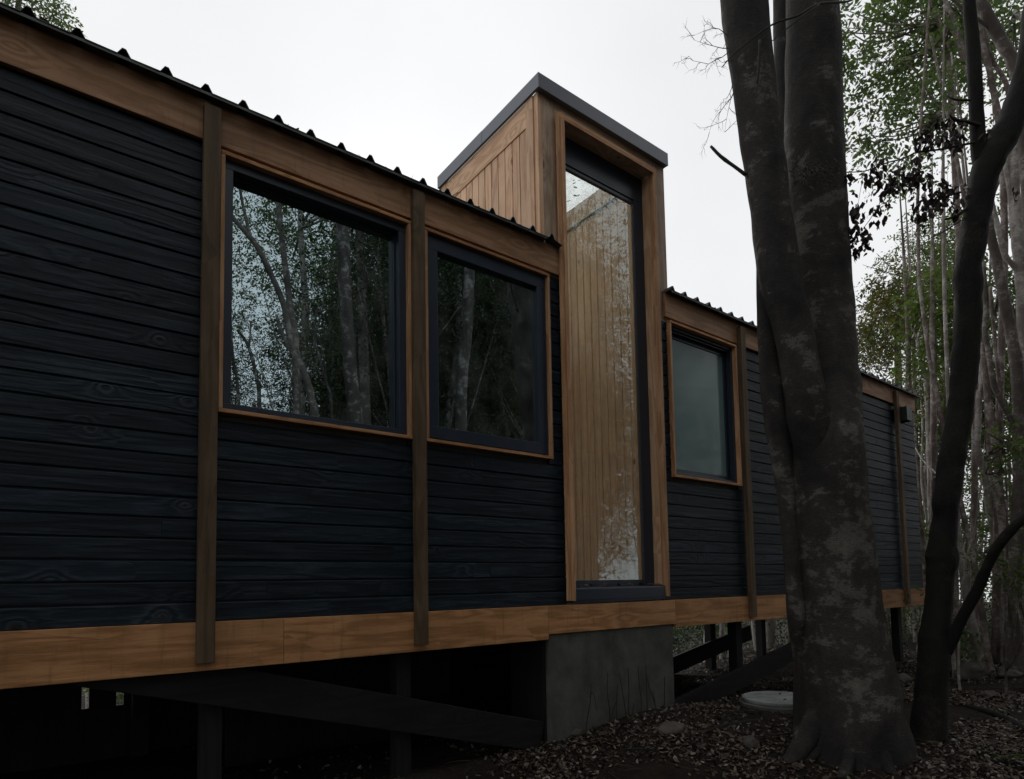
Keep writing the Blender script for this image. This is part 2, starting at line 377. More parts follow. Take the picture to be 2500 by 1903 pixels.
def leaves(rng, cents, size=.07, width=.45, per=11, slen=.42, droop=.25, clump=14, spread=.30):
    """cents: [(centre, (rx, ry, rz), sprays)] -> (n,4,3) kite leaves growing along short twigs, gathered in clumps"""
    O = []; C0 = []
    for c, r, n in cents:
        c = np.array(c); r = np.array(r); k = max(2, n//clump)
        q = rng.normal(size=(k, 3)); q = unit(q)*(rng.random((k, 1))**.42)
        idx = rng.integers(0, k, n)
        o = q[idx] + rng.normal(size=(n, 3))*spread
        O.append(c + o*r); C0.append(np.repeat(c[None], n, 0))
    O = np.concatenate(O); C0 = np.concatenate(C0); S = len(O)
    D = unit(unit(O-C0)*.6 + rng.normal(size=(S, 3))*.7 + np.array([0, 0, -droop*.6]))
    N = unit(rng.normal(size=(S, 3))*.45 + np.array([0, 0, 1.0]))
    side = unit(np.cross(D, N)); L = slen*(.6+.8*rng.random((S, 1)))
    t = (np.arange(per)+.5)/per
    base = O[:, None] + D[:, None]*(L[:, None]*t[None, :, None]) + np.array([0, 0, -droop])*(t[None, :, None]**2)*L[:, None]
    sg = np.where(np.arange(per) % 2 == 0, 1.0, -1.0)[None, :, None]
    ld = unit(D[:, None]*.55 + sg*side[:, None]*.8 + rng.normal(size=(S, per, 3))*.35 + np.array([0, 0, -.25]))
    ln = unit(N[:, None] + rng.normal(size=(S, per, 3))*.55)
    ls = unit(np.cross(ld, ln))
    sz = size*(.65+.7*rng.random((S, per, 1)))
    p0 = base; p2 = base + ld*sz; mid = base + ld*sz*.45; up = ln*sz*.08
    V = np.stack([p0, mid+ls*sz*width*.5+up, p2, mid-ls*sz*width*.5+up], axis=2).reshape(-1, 4, 3)
    rnd = np.clip(np.repeat(rng.random(S)*.6, per) + rng.random(S*per)*.4, 0, 1)
    return V, rnd

# ================================================================== GROUND
def gz(x, y):
    z = -1.17 + .20*math.exp(-((x-4.4)**2/7.0 + (y+.1)**2/1.6)) + .085*math.exp(-((x-4.25)**2/.55 + (y+.2)**2/.30)) + .05*math.exp(-((x-5.2)**2+(y+1.5)**2)/.5)
    z += .10*math.exp(-((x-7.5)**2/6+(y+2.2)**2/2.0)) + .03*math.exp(-((x-5.5)**2+(y+.5)**2)/.5) + .14*math.exp(-((x-10.8)**2/5+(y+1.0)**2/3.0))
    z -= .17*min(max(0.0, y-2.6), 11.0)
    n = noise.noise(Vector((x*.35, y*.35, 3.1)))*.10 + noise.noise(Vector((x*1.3, y*1.3, 7.7)))*.045 + noise.noise(Vector((x*4.1, y*4.1, 1.7)))*.018
    return z + n
def axis_pts(a, b, c, d, fine, coarse):
    return np.concatenate([np.arange(a, b, coarse), np.arange(b, c, fine), np.arange(c, d+coarse, coarse)])
gx = axis_pts(-60, -4, 14, 90, .11, 2.0); gy = axis_pts(-60, -5, 6, 80, .11, 2.0)
mb = MB()
for y in gy:
    for x in gx: mb.v.append((x, y, gz(x, y)))
nx = len(gx)
for j in range(len(gy)-1):
    for i in range(nx-1): mb.f.append((j*nx+i, j*nx+i+1, (j+1)*nx+i+1, (j+1)*nx+i))
mb.r = [0.5]*len(mb.v); mb.smooth = True
g_ = mb.build('ground', M['soil']); tag(g_, 'dark forest soil under the leaf litter', 'ground', kind='structure')

def litter(name, pts, rng, size, mat, lift=.012, tilt=.42, curl=.3):
    n = len(pts); P = np.array(pts)
    th = rng.random(n)*6.283
    N = unit(np.stack([rng.normal(size=n)*tilt, rng.normal(size=n)*tilt, np.ones(n)], 1))
    a = np.stack([np.cos(th), np.sin(th), np.zeros(n)], 1); a = unit(a - N*(a*N).sum(1, keepdims=True)); b = np.cross(N, a)
    s = size*(.55+.9*rng.random((n, 1))); wd = .15+.15*rng.random((n, 1)); cu = (rng.random((n, 1))*1.3-.3)*curl
    P = P + N*lift*(.3+rng.random((n, 1)))
    p = [P - a*s*.5 + N*s*cu*.35, P - a*s*.18 + b*s*wd + N*s*cu*.12, P + a*s*.2 + b*s*wd*.8 + N*s*cu*.1, P + a*s*.5 + N*s*cu*.4,
         P + a*s*.2 - b*s*wd*.8 + N*s*cu*.1, P - a*s*.18 - b*s*wd + N*s*cu*.12]
    # two faces folded along the midrib
    Q = np.stack([np.stack([p[0], p[3], p[2], p[1]], 1), np.stack([p[0], p[5], p[4], p[3]], 1)], 1).reshape(-1, 4, 3)
    return quads(name, Q, np.repeat(rng.random(n), 2), mat)
rng = np.random.default_rng(5)
pts = []
while len(pts) < 72000:
    x = rng.uniform(1.0, 13.5); y = rng.uniform(-4.2, 3.4)
    d = noise.noise(Vector((x*1.1, y*1.1, 9.0)))
    k = .5 + 1.5*d
    if y > .1 and x < 10.3: k *= .30
    if x < 2.6 and y > -1.2: k *= .35
    if rng.random() < k: pts.append((x, y, gz(x, y)))
ll = litter('leaf_litter', pts, rng, .035, M['litter'], .014, .65, .5); tag(ll, 'brown and grey fallen leaves covering the ground before the cabin', 'leaf litter', kind='stuff')

# ================================================================== CABIN
H = 2.64
cabin = thing('timber_cabin', 'long black boarded cabin with pine trim, glazed tower and ribbed metal roof, raised on piers', 'cabin', (5, 0, -1.05))
XL, XR = -4.0, 10.48
WIN = [(.842, 2.02, 1.13, 2.614), (2.125, 3.247, 1.13, 2.614), (4.73, 5.82, 1.13, 2.614)]
TW = (3.36, 4.59, .0, 9.0)
def siding():
    mb = MB(); n = 24; e = H/n
    for k in range(n):
        z0 = k*e; z1 = z0+e
        # free stretches of this course between the openings
        cuts = [(a+.012, b-.012) for a, b, c, d in WIN if z1 > c+.012 and z0 < d-.012] + [(3.39, 4.57)]
        x = XL; runs = []
        for a, b in sorted(cuts):
            runs.append((x, a)); x = b
        runs.append((x, XR))
        for a, b in runs:
            x = a
            while x < b-1e-4:
                y_ = min(b, x + RNG.uniform(2.0, 3.6))
                if b-y_ < .5: y_ = b
                j = RNG.uniform(-.0012, .0012)
                prof = [(.024, z0+.001), (.0+j, z0+.001), (-.0005+j, z0+.004), (-.0005+j, z1-.0150), (.005+j, z1-.0095), (.014, z1-.0090), (.014, z1-.0005), (.024, z1-.0005)]
                mb.prism(prof, x+.0006, y_-.0006); x = y_
    # far end wall
    for k in range(n):
        mb.prism([(XR+.001, k*e+.001), (XR+.022, k*e+.001), (XR+.022, k*e+e-.009), (XR+.012, k*e+e-.002), (XR+.001, k*e+e-.002)], .0, 2.42, 'y')
    return mb.build('siding', M['siding'], cabin)
siding()
# hidden structure that keeps light out of the walls
mb = MB()
def back_panel(x0, x1, z0, z1): mb.box(x0, x1, .026, .06, z0, z1)
back_panel(XL, .855, .0, 2.86); back_panel(.855, 2.01, 0, 1.14); back_panel(2.01, 2.14, 0, 2.86); back_panel(2.14, 3.235, 0, 1.14); back_panel(3.235, 3.395, 0, 2.86)
back_panel(4.575, 4.742, 0, 2.86); back_panel(4.742, 5.81, 0, 1.14); back_panel(5.81, XR, 0, 2.86)
for a, b in ((.855, 2.01), (2.14, 3.235), (4.742, 5.81)): back_panel(a, b, 2.60, 2.86)
mb.box(XL, 3.30, 2.40, 2.44, 0, 2.86); mb.box(4.55, XR, 2.40, 2.44, 0, 2.86); mb.box(3.30, 4.55, 2.40, 2.44, 2.45, 2.86); mb.box(3.30, 4.55, 2.40, 2.44, 0, .12); mb.box(XL-.04, XL, .026, 2.44, 0, 2.86); mb.box(XR-.04, XR, .06, 2.40, 0, 2.86)
mb.box(4.6605, 4.70, .062, 2.40, 0, 2.6)
mb.build('inner_wall', M['dull'], cabin)
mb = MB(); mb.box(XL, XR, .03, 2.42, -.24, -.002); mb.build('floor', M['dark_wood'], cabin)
mb = MB(); mb.box(XL, 3.19, .062, 2.40, 2.62, 2.66); mb.box(4.77, XR, .062, 2.40, 2.62, 2.66); mb.box(3.19, 4.77, 1.52, 2.40, 2.62, 2.66); mb.build('ceiling', M['ceiling'], cabin)

# beams
mb = MB()
for a, b in ((XL, .79), (.79, 2.065), (2.065, 3.372)): mb.box(a+.0005, b-.0005, -.030, -.001, H, 2.868)
mb.build('top_beam', M['top_beam'], cabin, .003)
mb = MB()
for a, b in ((4.684, 5.89), (5.89, 8.45), (8.45, XR+.03)): mb.box(a+.0005, b-.0005, -.030, -.001, H, 2.868)
mb.box(XR+.001, XR+.03, .0, 2.44, H, 2.868)
mb.build('top_beam', M['top_beam'], cabin, .003)
mb = MB(); mb.box(XL, 1.2, -.03, .015, -.256, -.002); mb.box(1.201, 3.168, -.03, .015, -.256, -.002); mb.build('bottom_beam', M['beam'], cabin, .003)
mb = MB(); mb.box(3.169, 4.684, -.03, .015, -.217, -.002); mb.build('bottom_beam', M['beam'], cabin, .003)
mb = MB(); mb.box(4.685, 7.9, -.03, .015, -.249, -.002); mb.box(7.901, XR+.03, -.03, .015, -.249, -.002); mb.box(XR+.001, XR+.03, .016, 2.44, -.249, -.002); mb.build('bottom_beam', M['beam'], cabin, .003)
# posts
for x in (-3.05, -1.77, -.49, .748, 2.022, 5.848, 7.12, 8.405, 9.728):
    mb = MB(); mb.box(x, x+.086, -.076, -.031, -.213, 2.822); mb.build('post', M['post'], cabin, .003)

# roof sheets
def roof(x0, x1, ribs, y0=-.10):
    mb = MB(); prof = [(x0, 2.872)]
    for c in ribs: prof += [(c-.030, 2.872), (c-.0085, 2.909), (c+.0085, 2.909), (c+.030, 2.872)]
    prof.append((x1, 2.872)); n = len(prof)
    ny = 6; top = []; th = .0012
    for j in range(ny):
        y = y0 + (2.52-y0)*j/(ny-1)
        for (x, z) in prof: top.append((x, y + (.004*noise.noise(Vector((x*9, 0, 0))) if j == 0 else 0), z - .010*(y-y0) + (.003*noise.noise(Vector((x*3, y, 2))) if j == 0 else 0)))
    N_ = len(top); fs = []
    for j in range(ny-1):
        for i in range(n-1):
            a = j*n+i; fs.append((a, a+1, a+n+1, a+n)); fs.append((a+N_, a+n+N_, a+n+1+N_, a+1+N_))
    for i in range(n-1): fs.append((i, i+N_, i+1+N_, i+1))
    mb.add(top+[(x, y, z-.004) for x, y, z in top], fs)
    # drip lip folded down at the eave
    mb.box(x0, x1, y0+.004, y0+.0065, 2.853, 2.868)
    return mb
rb = roof(-4.1, 3.185, [-.0099+.1905*i for i in range(-21, 17)])
rb_o = rb.build('roof', M['roof'], cabin)
# the last strip in front of the tower corner, with its torn up-turned end
mb = MB()
mb.add([(3.186, -.10, 2.872), (3.20, -.10, 2.873), (3.222, -.10, 2.909), (3.238, -.10, 2.909), (3.26, -.10, 2.870), (3.335, -.105, 2.845), (3.36, -.108, 2.875),
        (3.186, -.002, 2.872), (3.20, -.002, 2.873), (3.222, -.002, 2.909), (3.238, -.002, 2.909), (3.26, -.002, 2.872), (3.345, -.002, 2.862), (3.352, -.002, 2.868)],
       [(i, i+1, i+8, i+7) for i in range(6)])
so_ = mb.build('roof_end', M['roof'], rb_o); so_.matrix_parent_inverse = Matrix.Identity(4)
sm_ = so_.modifiers.new('sheet', 'SOLIDIFY'); sm_.thickness = .002
rb2 = roof(4.70, 10.60, [4.713+.1905*i for i in range(0, 31)]); rb2.build('roof', M['roof'], cabin)
# twigs and leaf bits lying on the eave
pts = []
rg = np.random.default_rng(3)
for x in list(rg.uniform(1.0, 3.1, 46)) + list(rg.uniform(5.3, 6.0, 14)) + list(rg.uniform(-.2, 1, 8)): pts.append((x, rg.uniform(-.10, -.02), 2.874))
tag(litter('roof_leaves', pts, rg, .040, M['litter'], .006, .9), 'bits of dry leaf caught along the eave of the metal roof', 'leaf litter', kind='stuff')
mb = MB(); mb.tube([(Vector((2.315, -.09, 2.872)), .003), (Vector((2.36, -.10, 2.915)), .0025)], 5, 2)
tag(mb.build('twig', M['stick']), 'small twig sticking up from the eave of the left roof', 'twig')

# ---- ordinary windows
def window(i, kind):
    a, b, c, d = WIN[i]; t = .022; F = -.042
    # dark frame is the part; casing, pane and gasket are its pieces
    ia, ib, ic, id_ = a+t, b-t, c+t, d-t
    fm = MB()
    def ring(x0, x1, z0, z1, wl, wr, wb, wt, y0, y1):
        fm.box(x0, x1, y0, y1, z0, z0+wb); fm.box(x0, x1, y0, y1, z1-wt, z1)
        fm.box(x0, x0+wl, y0, y1, z0+wb, z1-wt); fm.box(x1-wr, x1, y0, y1, z0+wb, z1-wt)
    if kind == 'fixed':
        ring(ia, ib, ic, id_, .050, .050, .042, .052, -.004, .085); gx0, gx1, gz0, gz1, gy = ia+.05, ib-.05, ic+.042, id_-.052, .074
        ring(ia+.05, ib-.05, ic+.042, id_-.052, .010, .010, .008, .010, .055, .073)
    elif kind == 'sash':
        ring(ia, ib, ic, id_, .012, .012, .012, .012, -.006, .07)
        ring(ia+.013, ib-.013, ic+.013, id_-.013, .078, .078, .085, .090, -.014, .034); gx0, gx1, gz0, gz1, gy = ia+.091, ib-.091, ic+.098, id_-.103, .024
    else:
        ring(ia, ib, ic, id_, .030, .030, .028, .032, .004, .085)
        for q in (.034, .052): fm.box(ib-.035, ib-.030, q, q+.006, ic+.03, id_-.03); 
        for q in (.024, .044): fm.box(ia+.03, ib-.03, q, q+.005, id_-.05, id_-.033); fm.box(ia+.03, ib-.03, q, q+.006, ic+.029, ic+.040)
        ring(ia+.031, ib-.036, ic+.030, id_-.034, .045, .045, .055, .052, .062, .082); gx0, gx1, gz0, gz1, gy = ia+.076, ib-.081, ic+.085, id_-.086, .072
    fr = fm.build('window', M['frame'], cabin, .0025)
    for q, mt in (((a, b, F, .03, c, c+t), 'casing_x'), ((a, b, F, .03, d-t, d), 'casing_x'), ((a, a+t, F+.0015, .03, c+t+.0005, d-t-.0005), 'casing_z'), ((b-t, b, F+.0015, .03, c+t+.0005, d-t-.0005), 'casing_z')):
        co = MB().box(*q).build('casing', M[mt], fr, .002); co.matrix_parent_inverse = Matrix.Identity(4)
    pm = MB(); pm.box(gx0-.004, gx1+.004, gy, gy+.006, gz0-.004, gz1+.004)
    po = pm.build('pane', M['frosted'] if kind == 'slide' else M['glass'], fr); po.matrix_parent_inverse = Matrix.Identity(4)
    if kind == 'fixed':
        hm = MB(); hm.box(1.06, 1.125, -.012, -.0055, ic+.008, ic+.018); h = hm.build('drain_cap', M['vent'], fr); h.matrix_parent_inverse = Matrix.Identity(4)
    return fr
tag(window(0, 'fixed'), 'large fixed window with slim dark frame')
tag(window(1, 'sash'), 'hinged window with a wide dark sash')
tag(window(2, 'slide'), 'sliding window with frosted teal glass')

# ---- glazed tower
for q in ((3.242, 3.40, 0, .05, 2.60, 4.14), (4.60, 4.768, 0, .05, 2.60, 4.14)):      # front columns
    MB().box(*q).build('tower_column', M['column'], cabin, .003)
mb = MB(); mb.box(3.4005, 4.5995, .001, .05, 4.005, 4.14); mb.build('tower_head', M['column_x'], cabin, .003)
for q in ((3.196, 3.2405, .002, .052, 2.60, 4.14), (3.184, 3.215, .0525, .145, 2.60, 4.1335), (3.184, 3.215, 1.41, 1.50, 2.60, 4.1335)):   # left side wall
    MB().box(*q).build('corner_board', M['tower_z'], cabin, .003)
mb = MB(); mb.box(3.190, 3.212, .146, 1.409, 3.918, 4.135); mb.build('side_rail', M['tower_x'], cabin, .003)
mb = MB(); y = .147
while y < 1.40:
    y1 = min(y+.102, 1.408); mb.prism([(3.2155, 2.6), (3.1985, 2.6), (3.1985, 3.917), (3.2155, 3.917)], y+.0045, y1-.0045, 'y'); y = y1
mb.box(3.2158, 3.236, .06, 1.5, 2.6, 4.14); mb.build('side_boarding', M['tower_z'], cabin, .0025)
mb = MB(); y = .055           # right wall seen from outside and inside
while y < 1.49:
    y1 = min(y+.100, 1.495); mb.prism([(4.622, y+.001), (4.609, y+.001), (4.60, y+.0085), (4.60, y1-.0085), (4.609, y1-.001), (4.622, y1-.001)], .0, 4.234, 'z'); y = y1
mb.build('inner_boarding', M['inner'], cabin, .0022)
mb = MB(); mb.box(4.623, 4.765, .051, 1.5, 2.6, 4.14); mb.box(4.623, 4.66, .061, 2.40, .0, 2.6)
mb.build('tower_wall', M['tower_z'], cabin)
mb = MB(); mb.box(3.16, 3.20, .07, 2.40, .0, 2.6)
mb.build('tower_wall', M['tower_z'], cabin)
mb = MB()      # casing: two strips left, one right, head
mb.box(3.355, 3.398, -.044, -.0305, .030, 4.02); mb.build('tower_casing', M['casing_z'], cabin, .002)
mb = MB(); mb.box(3.4, 3.434, -.056, .0, .028, 3.985); mb.build('tower_casing', M['casing_z'], cabin, .002)
mb = MB(); mb.box(4.545, 4.590, -.052, .0, .034, 3.985); mb.build('tower_casing', M['casing_z'], cabin, .002)
mb = MB(); mb.box(3.399, 4.590, -.046, .0, 3.986, 4.028); mb.build('tower_casing', M['casing_x'], cabin, .002)
mb = MB(); mb.box(3.4345, 4.5445, -.0555, -.0465, 3.968, 4.0); mb.build('tower_casing', M['casing_x'], cabin, .002)
for q in ((4.546, 4.574, .0005, .088, .14, 3.972), (3.405, 3.433, .0005, .088, .14, 3.972)): MB().box(*q).build('tower_reveal', M['reveal'], cabin, .001)
mb = MB(); mb.box(3.4335, 4.5455, -.046, .088, 3.973, 3.986); mb.build('tower_reveal', M['column_x'], cabin)
fm = MB()     # dark frame with deep head panel, sill
fm.box(3.405, 4.599, .089, .13, 3.735, 4.0); fm.box(4.425, 4.599, .089, .13, .14, 3.7345); fm.box(3.405, 3.445, .089, .13, .14, 3.7345); fm.box(3.4455, 4.4245, .089, .13, .14, .188)
fm.box(3.4455, 4.4245, .098, .128, 3.70, 3.7345)
tf = fm.build('tower_window', M['frame'], cabin, .002)
tag(tf, 'tall narrow tower window down to the floor')
def sub(mb, name, mat, par, bevel=0.0):
    o = mb.build(name, mat, par, bevel); o.matrix_parent_inverse = Matrix.Identity(4); return o
pm = MB(); pm.box(3.4455, 4.41, .112, .118, .186, 3.70); sub(pm, 'pane', M['tower_glass'], tf)
mb = MB(); mb.box(4.396, 4.4245, .094, .097, .188, 3.69); sub(mb, 'metal_strip', M['strip'], tf)
for k in range(9):
    z = .45 + k*.40; mb = MB(); mb.tube([(Vector((4.410, .0945, z)), .006), (Vector((4.410, .090, z)), .0045)], 8, 1); sub(mb, 'screw', M['screw'], tf)
mb = MB(); mb.prism([(-.034, .008), (.0, .008), (.12, .008), (.12, .139), (-.030, .128), (-.034, .122)], 3.436, 4.544); mb.box(3.436, 4.53, -.040, -.0345, .03, .118)
mb.build('tower_sill', M['frame'], cabin, .002)
mb = MB(); mb.tube([(Vector((4.588, .13, 4.012)), .011), (Vector((4.588, 1.45, 4.012)), .011)], 8, 1); mb.box(4.585, 4.5995, .5, .515, 4.0, 4.03); mb.box(4.585, 4.5995, 1.2, 1.215, 4.0, 4.03)
mb.build('rod', M['rod'], cabin)
# flashing cap round the top and glass roof
mb = MB()
mb.box(3.165, 4.775, -.052, -.046, 4.128, 4.252); mb.box(3.165, 3.171, -.046, .75, 4.132, 4.252); mb.box(3.163, 3.169, .748, 1.53, 4.131, 4.2525)
mb.box(4.769, 4.775, -.046, 1.53, 4.132, 4.252); mb.box(3.171, 4.769, 1.524, 1.53, 4.132, 4.252)
mb.box(3.171, 3.236, -.046, 1.524, 4.246, 4.251); mb.box(4.624, 4.769, -.046, 1.524, 4.246, 4.251); mb.box(3.236, 4.624, -.046, .12, 4.246, 4.251); mb.box(3.171, 4.769, -.046, -.002, 4.134, 4.138)
mb.box(3.171, 3.19, -.002, 1.524, 4.134, 4.138)
mb.box(4.6235, 4.769, .12, 1.524, 4.141, 4.245)
mb.build('flashing', M['flashing'], cabin, .0015)
mb = MB(); mb.box(3.237, 4.61, .12, 1.50, 4.236, 4.244); mb.build('skylight', M['sky_glass'], cabin)
mb = MB(); mb.box(3.237, 4.598, 1.478, 1.484, 2.663, 4.235); mb.build('pane', M['sky_glass'], cabin)
mb = MB(); mb.box(3.301, 4.549, 2.418, 2.424, .121, 2.449); mb.build('pane', M['sky_glass'], cabin)
rg = np.random.default_rng(8)
pts = []
while len(pts) < 60:
    x = rg.uniform(3.4, 4.55); y = rg.uniform(.15, 1.4)
    if noise.noise(Vector((x*3, y*3, 4))) > -.12: pts.append((x, y, 4.2475))
tag(litter('skylight_leaves', pts, rg, .055, M['leaf'], .004, .12, .1), 'green leaves lying on the glass roof of the tower', 'fallen leaves', kind='stuff')
pts = [(rg.uniform(3.46, 4.5), rg.uniform(-.02, .08), .142) for _ in range(26)]
tag(litter('sill_leaves', pts, rg, .05, M['litter'], .008, .3), 'dry leaves gathered on the dark sill of the tower window', 'fallen leaves', kind='stuff')
# vent hood
mb = MB()
mb.box(9.838, 10.02, -.155, -.150, 2.40, 2.595); mb.box(9.838, 9.843, -.150, -.001, 2.40, 2.595); mb.box(10.015, 10.02, -.150, -.001, 2.40, 2.595); mb.box(9.843, 10.015, -.150, -.001, 2.590, 2.595)
mb.build('vent_hood', M['vent'], cabin)
# ---- under the floor
mb = MB(); mb.box(3.174, 4.655, -.012, .42, -1.5, -.2175)
mb.build('concrete_footing', M['concrete'], cabin, .012)
mb = MB(); mb.box(3.150, 3.1715, .02, .43, -1.5, -.2175); mb.build('dark_panel', M['dark_post'], cabin)  # dark sheet added where the footing side lies in deep shadow
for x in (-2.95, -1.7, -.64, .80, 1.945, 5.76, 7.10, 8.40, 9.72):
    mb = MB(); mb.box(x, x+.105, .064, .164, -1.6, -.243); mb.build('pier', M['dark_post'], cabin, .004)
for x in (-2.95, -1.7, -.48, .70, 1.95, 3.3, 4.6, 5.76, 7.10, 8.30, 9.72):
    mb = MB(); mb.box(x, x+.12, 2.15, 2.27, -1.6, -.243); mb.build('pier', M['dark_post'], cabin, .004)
def brace(x0, z0, x1, z1, wd, y0, y1):
    """plank in the wall plane; the line given is its top edge"""
    d = Vector((x1-x0, 0, z1-z0)).normalized(); n = Vector((d.z, 0, -d.x))
    if n.z > 0: n = -n
    a, b = Vector((x0, 0, z0)), Vector((x1, 0, z1)); mb = MB()
    c = [a, b, b+n*wd, a+n*wd]
    mb.prism([(p.x, p.z) for p in c], y0, y1, 'y'); return mb.build('brace', M['dark_wood'], cabin, .004)
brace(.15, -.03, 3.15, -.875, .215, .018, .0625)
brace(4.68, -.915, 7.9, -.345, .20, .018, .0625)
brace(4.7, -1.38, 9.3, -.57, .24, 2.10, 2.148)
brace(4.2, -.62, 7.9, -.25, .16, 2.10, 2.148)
for a, b in ((.65, 7.35), (.42, .60), (-.27, .372), (-2.5, -.36)):  # added panels that black out the space under the floor
    mb = MB(); mb.box(a, b, 2.28, 2.30, -.739 if a < .62 else -1.6, -.243); mb.build('dark_panel', M['dark_post'], cabin)
mb = MB(); mb.box(-4.0, .6495, 2.281, 2.299, -1.6, -.74); mb.build('dark_panel', M['dark_post'], cabin)  # low panel added to keep the view below the gaps dark
mb = MB(); mb.box(1.2, 3.10, 1.30, 1.34, -1.5, -.243); mb.build('dark_panel', M['dark_post'], cabin)

# ================================================================== TREES IN FRONT
def tr(path, depth, mb=None, k=.5, **kw):
    """limb from photo outline: (u, v, width in photo px[, depth])"""
    p = []
    for q in path:
        d = q[3] if len(q) > 3 else depth
        p.append((at(q[0], q[1], d), q[2]*k*d/FPX))
    return (mb or MB()).tube(p, **kw)
KW = dict(seg=22, sub=6, wob=.05, wsc=5.0)
big = thing('multi_stem_tree', 'thick grey lichened tree of several fused stems standing before the wall', 'tree', at(2083, 1800, 4.5))
tr([(2085, 1920, 290), (2084, 1835, 262), (2081, 1770, 242), (2076, 1700, 224), (2064, 1600, 197), (2056, 1500, 180), (2045, 1400, 174), (2034, 1300, 173), (2024, 1200, 171), (2018, 1100, 168),
    (2024, 1017, 150, 4.55), (2022, 900, 130, 4.62), (2016, 804, 130, 4.66), (2008, 700, 132, 4.68), (1995, 500, 134, 4.7), (1988, 375, 134, 4.7), (1985, 167, 125, 4.7), (1982, 0, 122, 4.7), (1975, -300, 110, 4.7), (1962, -900, 92, 4.7)],
   4.5, seg=30, sub=6, wob=.06, wsc=4.5, rough=.004).build('trunk', M['bark_big'], big)
tr([(2012, 1200, 70, 4.5), (1992, 1110, 92, 4.44), (1972, 1017, 95, 4.4), (1964, 960, 90, 4.38), (1951, 890, 86, 4.38), (1935, 804, 90, 4.38), (1912, 720, 92, 4.38), (1898, 640, 100, 4.4), (1880, 500, 92, 4.4), (1868, 417, 95, 4.4), (1851, 292, 95, 4.4), (1840, 208, 98, 4.4), (1828, 104, 104, 4.4), (1816, 0, 110, 4.4), (1795, -300, 108, 4.4), (1760, -800, 84, 4.4)],
   4.4, seed=2, **KW).build('trunk', M['bark_big'], big)
tr([(1990, 1905, 110, 4.62), (1980, 1780, 84, 4.66), (1965, 1620, 50, 4.66), (1948, 1517, 46), (1939, 1409, 44), (1931, 1300, 44), (1919, 1200, 46), (1907, 1100, 54), (1898, 1030, 62), (1889, 960, 60), (1882, 890, 54), (1874, 804, 48, 4.5), (1869, 700, 42, 4.48), (1868, 620, 40, 4.47), (1866, 520, 34, 4.46), (1862, 430, 24, 4.46)],
   4.55, seed=3, **KW).build('trunk', M['bark_big'], big)
tr([(1990, 640, 60), (1950, 470, 62), (1925, 333, 60), (1922, 250, 56), (1918, 125, 54), (1916, 0, 54), (1915, -300, 46), (1925, -800, 38)], 4.95, seed=4, **KW).build('trunk', M['bark_big'], big)
# root flares
mb = MB()
for (u0, v0, u1, v1, w0, d1) in ((2130, 1690, 2212, 1815, 52, 4.38), (2010, 1720, 1915, 1835, 56, 4.35)):
    a = at(u0, v0, 4.45); b = at(u1, v1, d1); b.z = gz(b.x, b.y)-.02; c = (a+b)/2 + Vector((0, 0, -.06))
    e_ = b + (b-a)*.55; e_.z = gz(e_.x, e_.y)-.07
    mb.tube([(at(u0-.4*(u1-u0), v0-60, 4.5), w0*.25*4.4/FPX), (a, w0*.5*4.4/FPX), (c, w0*.5*4.4/FPX), (b, w0*.3*4.4/FPX), (e_, .02)], 12, 5, .2, 8)
c0 = at(2083, 1790, 4.45); c0.z = gz(c0.x, c0.y)
for k, (th, L) in enumerate(((3.3, .22), (4.3, .16), (5.5, .18), (2.6, .25))):
    dv = Vector((math.cos(th), math.sin(th), 0)); q = []
    for r_, h_, w_ in ((.13, .60, .05), (.20, .24, .060), (.26+L*.35, .03, .045), (.26+L*.75, -.012, .028), (.24+L*1.2, -.05, .018)):
        p = c0 + dv*r_ + Vector((-dv.y, dv.x, 0))*.05*math.sin(k*2.1+r_*6); p.z = gz(p.x, p.y)+h_; q.append((p, w_))
    mb.tube(q, 12, 5, .18, 9, k)
mb.build('root', M['bark_big'], big)
# stubs, twigs and a tangle on the bark
mb = tr([(1822, 428, 9), (1790, 405, 8), (1760, 383, 8), (1735, 357, 6)], 4.38, seg=8, sub=3, wob=.2, wsc=30)
mb.build('dead_branch', M['stick'], big)
def twigs(mb, start, dirv, length, rad, rg, depthlev=0):
    p = start.copy(); d = dirv.normalized(); pts = [(p.copy(), rad)]; n = 6
    for i in range(n):
        d = (d + Vector((rg.gauss(0, .22), rg.gauss(0, .22), rg.gauss(-.04, .22)))).normalized()
        p = p + d*length/n; pts.append((p.copy(), rad*(1-.8*(i+1)/n)))
        if depthlev < 2 and rg.random() < .75:
            e = (d + Vector((rg.gauss(0, .7), rg.gauss(0, .7), rg.gauss(-.1, .6)))).normalized()
            twigs(mb, p, e, length*rg.uniform(.3, .55), rad*.6, rg, depthlev+1)
    mb.tube(pts, 5, 1); return mb
rt = random.Random(4); mb = MB()
for (u, v, du, dv, l) in ((1778, 118, -1, -.25, .30), (1779, 128, -1, .15, .34), (1777, 90, -.55, -1, .26), (1783, 150, -1, .5, .26), (1788, 205, -.45, 1, .46), (1792, 225, -.5, 1.2, .30)):
    a = at(u, v, 4.4); b = at(u+du*50, v+dv*50, 4.3); twigs(mb, a, b-a, l, .0032, rt)
mb.build('twig', M['stick'], big)
mb = MB()
mb.tube([(at(1762, 165, 4.2), .003), (at(1800, 125, 4.2), .0045), (at(1883, 62, 4.2), .006), (at(1945, 40, 4.22), .007), (at(2000, 10, 4.3), .009), (at(2070, 4, 4.5), .008), (at(2110, -20, 4.6), .006)], 6, 4)
mb.tube([(at(1800, 185, 4.2), .002), (at(1880, 105, 4.2), .003), (at(1960, 40, 4.22), .005), (at(2000, 12, 4.28), .006)], 6, 4)
mb.tube([(at(1848, 205, 4.2), .006), (at(1853, 160, 4.18), .009), (at(1855, 98, 4.16), .011)], 7, 4)
mb.build('branch', M['stick'], big)
mb = MB()
